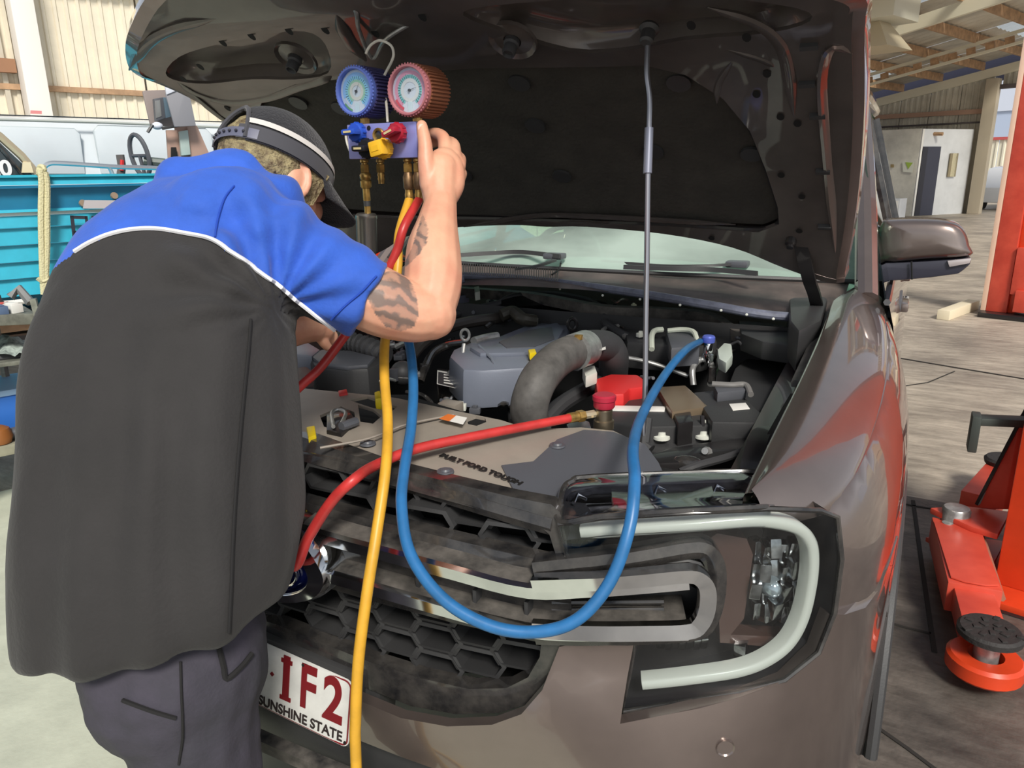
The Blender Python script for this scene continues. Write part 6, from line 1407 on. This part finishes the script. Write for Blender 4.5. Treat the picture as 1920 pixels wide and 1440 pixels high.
# left arm reaching into the bay
LS = at(330, 430, 1.34)
limb(bd, [(LS, .060), (at(400,560,1.42), .052), (at(470,640,1.47), .045)]); limb(bd, [(at(470,640,1.47), .043), (at(545,615,1.52), .040), (at(585,615,1.57), .030)])
lh = [(585,616,1.57,.027),(605,618,1.60,.026)]; limb(bd, [(at(a, b, t), r) for a, b, t, r in lh])
for k, (x, y) in enumerate([(622,622),(627,630),(626,638),(618,643)]): limb(bd, [(at(605,612+k*6,1.605), .011), (at((605+x)/2+4, y-6, 1.625), .0105), (at(x, y, 1.635), .009)], 4, 10)
limb(bd, [(at(598,622,1.585), .013), (at(606,640,1.59), .012), (at(614,650,1.60), .010)], 4, 10)
# trunk and legs inside the clothes
limb(bd, [(neck0, .060), (at(380,480,1.20), .08), (at(330,700,1.13), .11), (at(315,1000,1.09), .10), (at(325,1200,1.085), .07)]); limb(bd, [(RS, .050), (at(390,450,1.23), .06), (LS, .050)])
hip = at(330,1235,1.085)
limb(bd, [(hip+RH*.02, .06), (V((footR.x, footR.y+.02, .48)), .058), (V((footR.x, footR.y, .08)), .042)]); limb(bd, [(hip-RH*.04+FH*.06, .06), (V((footL.x, footL.y+.02, .48)), .058), (V((footL.x, footL.y, .08)), .042)])
person = bd.build('person', SKIN, None, fix=False)
remesh(person, .003, 5)
person.data.materials.clear(); person.data.materials.append(SKIN)
tat = [[(682,545),(700,522),(728,508),(752,512),(772,530),(782,560),(786,590),(776,612),(752,622),(722,612),(704,590)], [(792,400),(803,430),(800,455),(785,478),(766,496),(752,505),(770,470),(780,440)]]
ink = person.data.attributes.new('ink', 'FLOAT', 'POINT'); vals = []
for v_ in person.data.vertices:
    x, y = prj(v_.co); k = 0.0
    if 640 < x < 880 and 360 < y < 640 and v_.normal.dot(CAM-v_.co) > -.2:
        for pl_ in tat:
            if inside((x, y), pl_): k = 1.0
    vals.append(k)
ink.data.foreach_set('value', vals)
NAIL = mat('nail', (238,196,180), .3)
nl = MB().ball(at(790,240,1.331), (.0062,.0022,.0085), 12, 8, R=Matrix((RT, -FW, UP)).transposed()).build('thumbnail', NAIL, person)
tag(person, 'man in blue and black work shirt and cap bending into the engine bay, hand raised', 'person')
# ---- shirt
rows_ = [(1152,64,540,1.075,.135),(1120,60,548,1.075,.150),(1000,66,566,1.085,.170),(880,75,562,1.095,.170),(760,80,552,1.105,.165),(660,86,546,1.125,.160),(580,100,546,1.145,.155),(510,124,555,1.165,.150),(450,155,555,1.185,.140),(402,193,535,1.205,.125),(362,250,495,1.225,.105),(338,305,455,1.245,.080),(328,345,430,1.255,.05)]
sh = MB(); rings = []
for y, xl, xr, t, D in rows_:
    c = at((xl+xr)/2, y, t); W_ = (xr-xl)/2*t/FPX; ring_ = []
    for k in range(36):
        q = 2*math.pi*k/36; cx, sy = math.cos(q), math.sin(q); e = .8
        ring_.append(c+RH*(W_*math.copysign(abs(cx)**e, cx))+FH*(D*math.copysign(abs(sy)**e, sy)))
    if y > 1100: ring_ = [p_+ZV*(.035*math.cos(2*math.pi*k/36)) for k, p_ in enumerate(ring_)]
    rings.append(ring_)
dense_r = [[None]*36 for _ in range((len(rings)-1)*3+1)]
for k in range(36):
    cc = catmull([r[k] for r in rings], 3)
    for i, p in enumerate(cc): dense_r[i][k] = p
sh.grid(dense_r, closed=True); n_ = len(sh.v); sh.f.append(list(range(36))[::-1]); sh.f.append(list(range(n_-36, n_))); sh.mi += [0, 0]
limb(sh, [(at(420,425,1.185), .095), (at(500,462,1.18), .088), (at(560,495,1.185), .080)])
sh.tube([at(560,497,1.185), at(640,535,1.19), at(692,563,1.199)], [.080,.072,.068], 24); sh.ball(at(430,420,1.19), .09, 16, 12); sh.ball(at(295,450,1.24), (.10,.09,.075), 16, 12)
limb(sh, [(at(300,440,1.30), .085), (at(380,540,1.40), .078), (at(440,600,1.44), .068)])
limb(sh, [(at(350,350,1.25), .05), (at(440,350,1.26), .06), (at(500,385,1.255), .062)])
shirt = sh.build('shirt', mat('tmp'), None, fix=True); remesh(shirt, .0055, 6)
BLACKS = mat('shirt_black', (45,43,43), .85, bump=.12, bscale=160, var=.12, vscale=9, sheen=.08); BLUES = mat('shirt_blue', (48,98,206), .8, bump=.10, bscale=160, var=.15, vscale=7, sheen=.15)
me = shirt.data; me.materials.clear(); me.materials.append(BLACKS); me.materials.append(BLUES)
pip = [(120,488),(142,473),(170,456),(205,441),(245,432),(290,430),(340,437),(400,450),(440,478),(480,506),(520,535),(560,566),(600,596),(628,617)]
def pipy(x):
    if x <= pip[0][0]: return pip[0][1]+(pip[0][0]-x)*.8
    for (a, b), (c, d) in zip(pip, pip[1:]):
        if x <= c: return b+(d-b)*(x-a)/(c-a)
    return 1e4
NV = [v_.normal.copy() for v_ in me.vertices]; CO = [v_.co.copy() for v_ in me.vertices]; NEW = []
for p, nn in zip(CO, NV):            # folds
    x, y = prj(p)
    f = noise.noise(V((p.x*9, p.y*9, p.z*2.4)))*.0085+noise.noise(V((p.x*22+3, p.y*22, p.z*6)))*.003
    if y < 620: f += .0100*math.sin((x*.55+y*1.0)*.062+2.4*noise.noise(p*6))*max(0, min(1, (x-240)/160))*max(0, min(1, (640-y)/90))*noise.noise(p*4+V((5,1,2)))*1.6
    if y > 540: f += .0042*math.sin(x*.050+2.2*noise.noise(p*2.5))*min(1, (y-540)/260)
    if y < 640:
        ax, ay = x-515, y-575; dd = math.hypot(ax, ay); f += .0075*math.sin(math.atan2(ay, ax)*13+2.0*noise.noise(p*5))*math.exp(-((dd-150)/120)**2)*min(1, (640-y)/90)
    if y > 620: f += .004*math.sin(x*.075+1.5*noise.noise(p*3))*min(1, (y-620)/300)*noise.noise(V((p.x*4, p.y*4, p.z)))*1.5
    NEW += list(p+nn*f)
me.vertices.foreach_set('co', NEW); me.update()
for pg in me.polygons:
    x, y = prj(pg.center); pg.material_index = 1 if y < pipy(x) else 0
me.update()
adopt(shirt, person)
bv = BVHTree.FromPolygons([v.co for v in me.vertices], [list(p.vertices) for p in me.polygons])
def cast(px, py, lift=.002):
    d = ray(px, py).normalized(); h, n, i, dist = bv.ray_cast(CAM, d)
    return None if h is None else h+n*lift if n.dot(d) < 0 else h-n*lift
def seam(nm, l, r, m, sub=4, par=None):
    q = [(p.x, p.y) for p in catmull([V((a, b, 0)) for a, b in l], sub)]; P = [cast(a, b) for a, b in q]; P = [p for p in P if p is not None]
    P = [P[0]]+[P[i] for i in range(1, len(P)) if (P[i]-P[i-1]).length < .05]
    return MB().tube(P, r, 6).build(nm, m, par or shirt)
seam('piping', pip[1:], .0034, mat('piping_white', (226,226,230), .6), 6)
seam('side_seam', [(470,600),(458,720),(445,860),(436,1000),(432,1100),(428,1185)], .0022, mat('seam_dark', (26,25,26), .9))
seam('yoke_seam', [(405,445),(408,410),(420,375),(440,350)], .0016, mat('seam_blue', (30,70,170), .9))
seam('sleeve_hem', [(622,598),(650,572),(680,545),(705,518)], .0016, mat('seam_blue', (30,70,170), .9))
# collar
MB().tube(catmull([at(432,352,1.235), at(470,352,1.235), at(520,375,1.24), at(556,400,1.26), at(540,395,1.33), at(470,360,1.35), at(425,350,1.30)], 5, True), .016, 10, closed=True, sy=1.2).build('collar', BLUES, shirt)
# ---- trousers
TRO = mat('trousers_navy', (66,62,74), .85, bump=.12, bscale=150, var=.18, vscale=7, var2=(50,50,56))
tr_ = MB()
limb(tr_, [(at(335,1150,1.085), .11), (at(330,1235,1.09), .125), (at(325,1275,1.095), .12)])
limb(tr_, [(at(378,1190,1.085), .095), (at(372,1250,1.09), .10), (at(358,1340,1.10), .098), (V((footR.x-.0, footR.y+.05, .50)), .085), (V((footR.x, footR.y, .10)), .072)])
limb(tr_, [(at(300,1240,1.15), .10), (V((footL.x+.02, footL.y+.03, .62)), .092), (V((footL.x, footL.y+.02, .45)), .082), (V((footL.x, footL.y, .10)), .070)])
limb(tr_, [(at(222,1275,1.10), .045), (at(238,1310,1.10), .05), (at(232,1350,1.11), .042)])
tro = tr_.build('trousers', TRO, None); remesh(tro, .006, 6)
NEW = []
for v_ in tro.data.vertices:
    p = v_.co; NEW += list(p+v_.normal*(noise.noise(V((p.x*10, p.y*10, p.z*7)))*.008+noise.noise(p*26)*.003))
tro.data.vertices.foreach_set('co', NEW); tro.data.update()
tro.data.materials.clear(); tro.data.materials.append(TRO); adopt(tro, person)
bv = BVHTree.FromPolygons([v.co for v in tro.data.vertices], [list(p.vertices) for p in tro.data.polygons])
seam('side_seam', [(338,1240),(340,1300),(342,1380),(336,1432)], .0018, mat('seam_dark', (26,25,26), .9), par=tro)
seam('pocket_edge', [(410,1215),(418,1250),(424,1272),(450,1250),(470,1225)], .004, mat('seam_dark', (26,25,26), .9), par=tro)
seam('back_pocket', [(232,1312),(280,1330),(330,1345)], .003, mat('seam_dark', (26,25,26), .9), par=tro)
for ft, d in ((footR, 0), (footL, .1)):
    b_ = MB(); limb(b_, [(V((ft.x, ft.y-.03, .055)), .050), (V((ft.x-.01, ft.y+.08, .050)), .048), (V((ft.x-.02, ft.y+.17, .042)), .040)]); limb(b_, [(V((ft.x, ft.y, .06)), .05), (V((ft.x, ft.y, .16)), .055)])
    bo = b_.build('work_boot', mat('boot_brown', (96,70,52), .6), None); remesh(bo, .006, 4); adopt(bo, person)
    for v_ in bo.data.vertices: v_.co.z = max(v_.co.z, .004)
    MB().box((ft.x-.008, ft.y+.06, .010), (.10,.29,.020)).build('boot_sole', TYRE, bo, bevel=.008)
# ---- hair and cap
HAIR = mat('hair_fair', (176,162,120), .7, var=.5, vscale=60, var2=(84,66,48), bump=.9, bscale=140)
hr_ = MB(); rows = []
for i in range(13):
    th = math.radians(38+i*8.5); r = []
    for k in range(33):
        ph = math.radians(180+k*180/32); f = 1.02+.03*noise.noise(V((i*.9, k*.9, 0)))
        r.append(HL(.078*f*math.sin(th)*math.cos(ph), -.004+.100*f*math.sin(th)*math.sin(ph)*(1 if i < 9 else 1-.04*(i-9)), .012+.094*f*math.cos(th)))
    rows.append(r)
hr_.grid(rows); hair = hr_.build('hair', HAIR, person, angle=180)
side_ = MB(); rows = []
for i in range(6):
    rows.append([HL((.079-.002*i)*(1), .02+.012*k-.002*i, .02-.016*i*(1-.08*k)) for k in range(4)])
side_.grid(rows).build('sideburn', HAIR, hair, angle=180)
# stubble strands along the nape edge: short tufts
for k in range(60):
    ph = math.radians(185+random.random()*170); th = math.radians(random.uniform(100,140)); c_ = HL(.080*math.sin(th)*math.cos(ph), -.004+.102*math.sin(th)*math.sin(ph), .012+.096*math.cos(th)); o_ = (c_-HC).normalized()
    MB().tube([c_, c_+o_*.006-HU*.010], [.0016,.0005], 4).build('hair_tuft', HAIR, hair)
CAPB = mat('cap_black', (34,34,40), .85, bump=.5, bscale=260, sheen=.2); CAPB2 = mat('cap_panel', (66,66,72), .8, sheen=.2); STRIPE = mat('cap_stripe', (206,202,198), .7)
def capp(th, ph, g=1.0, dz=0): return HL(.088*g*math.sin(th)*math.cos(ph), -.002+.108*g*math.sin(th)*math.sin(ph), .022+.098*g*math.cos(th)+dz)
cm = MB(); N1, N2 = 16, 60; idx = {}; vs_ = []
for i in range(N1+1):
    for k in range(N2):
        ph = 2*math.pi*k/N2; th = math.radians(4+i*(98-4)/N1); idx[i, k] = len(vs_); vs_.append(capp(th, ph))
fs_ = []
for i in range(N1):
    for k in range(N2):
        ph = 2*math.pi*(k+.5)/N2; th = 4+(i+.5)*94/N1
        dph = abs(((math.degrees(ph)-270+180) % 360)-180)
        if (dph/30)**2+((th-96)/44)**2 < 1: continue          # half-moon opening above the strap
        fs_.append([idx[i, k], idx[i, (k+1) % N2], idx[i+1, (k+1) % N2], idx[i+1, k]])
fs_.append([idx[0, k] for k in range(N2)][::-1]); cm.add(vs_, fs_)
cap = cm.build('cap', CAPB, person, angle=60)
so = cap.modifiers.new('s', 'SOLIDIFY'); so.thickness = .003; realize(cap); cap.data.polygons.foreach_set('use_smooth', [True]*len(cap.data.polygons))
MB().tube([capp(math.radians(96-44*math.sin(math.radians(q))), math.radians(270+30*math.cos(math.radians(q))), 1.015) for q in range(0, 181, 12)], .004, 6).build('opening_trim', CAPB2, cap)
MB().grid([[capp(math.radians(t_), math.radians(a), 1.02) for a in range(-70, 205, 5)] for t_ in (82, 90, 97)]).build('side_band', CAPB2, cap, fix=False)
MB().grid([[capp(math.radians(t_), math.radians(a), 1.03) for a in range(-62, 200, 5)] for t_ in (74, 80)]).build('white_stripe', STRIPE, cap, fix=False)
strap = MB().grid([[capp(math.radians(t_), math.radians(a), 1.025) for a in range(228, 313, 6)] for t_ in (86, 90, 96)]).build('strap', mat('strap_grey', (96,98,116), .4), cap, fix=False)
for a in range(250, 300, 8): MB().ball(capp(math.radians(91), math.radians(a), 1.04), .0026, 8, 6).build('strap_stud', mat('stud_dark', (40,40,48), .5), strap)
bm_ = []
for j in range(6):
    f = j/5; bm_.append([HL(.082*math.sin(q)*(1-.05*f)*1.0, .02+.09*math.cos(q)*(1-.1*f)+f*.085*max(.0, math.cos(q))**.7, .018-.018*f-.016*(math.sin(q))**2*f) for q in [math.radians(-78+k*156/16) for k in range(17)]])
br_ = MB().grid(bm_).build('brim', CAPB, cap, fix=False); so = br_.modifiers.new('s', 'SOLIDIFY'); so.thickness = .004; realize(br_)
MB().ball(capp(math.radians(2), 0, 1.02), .006, 10, 6).build('cap_button', CAPB2, cap)
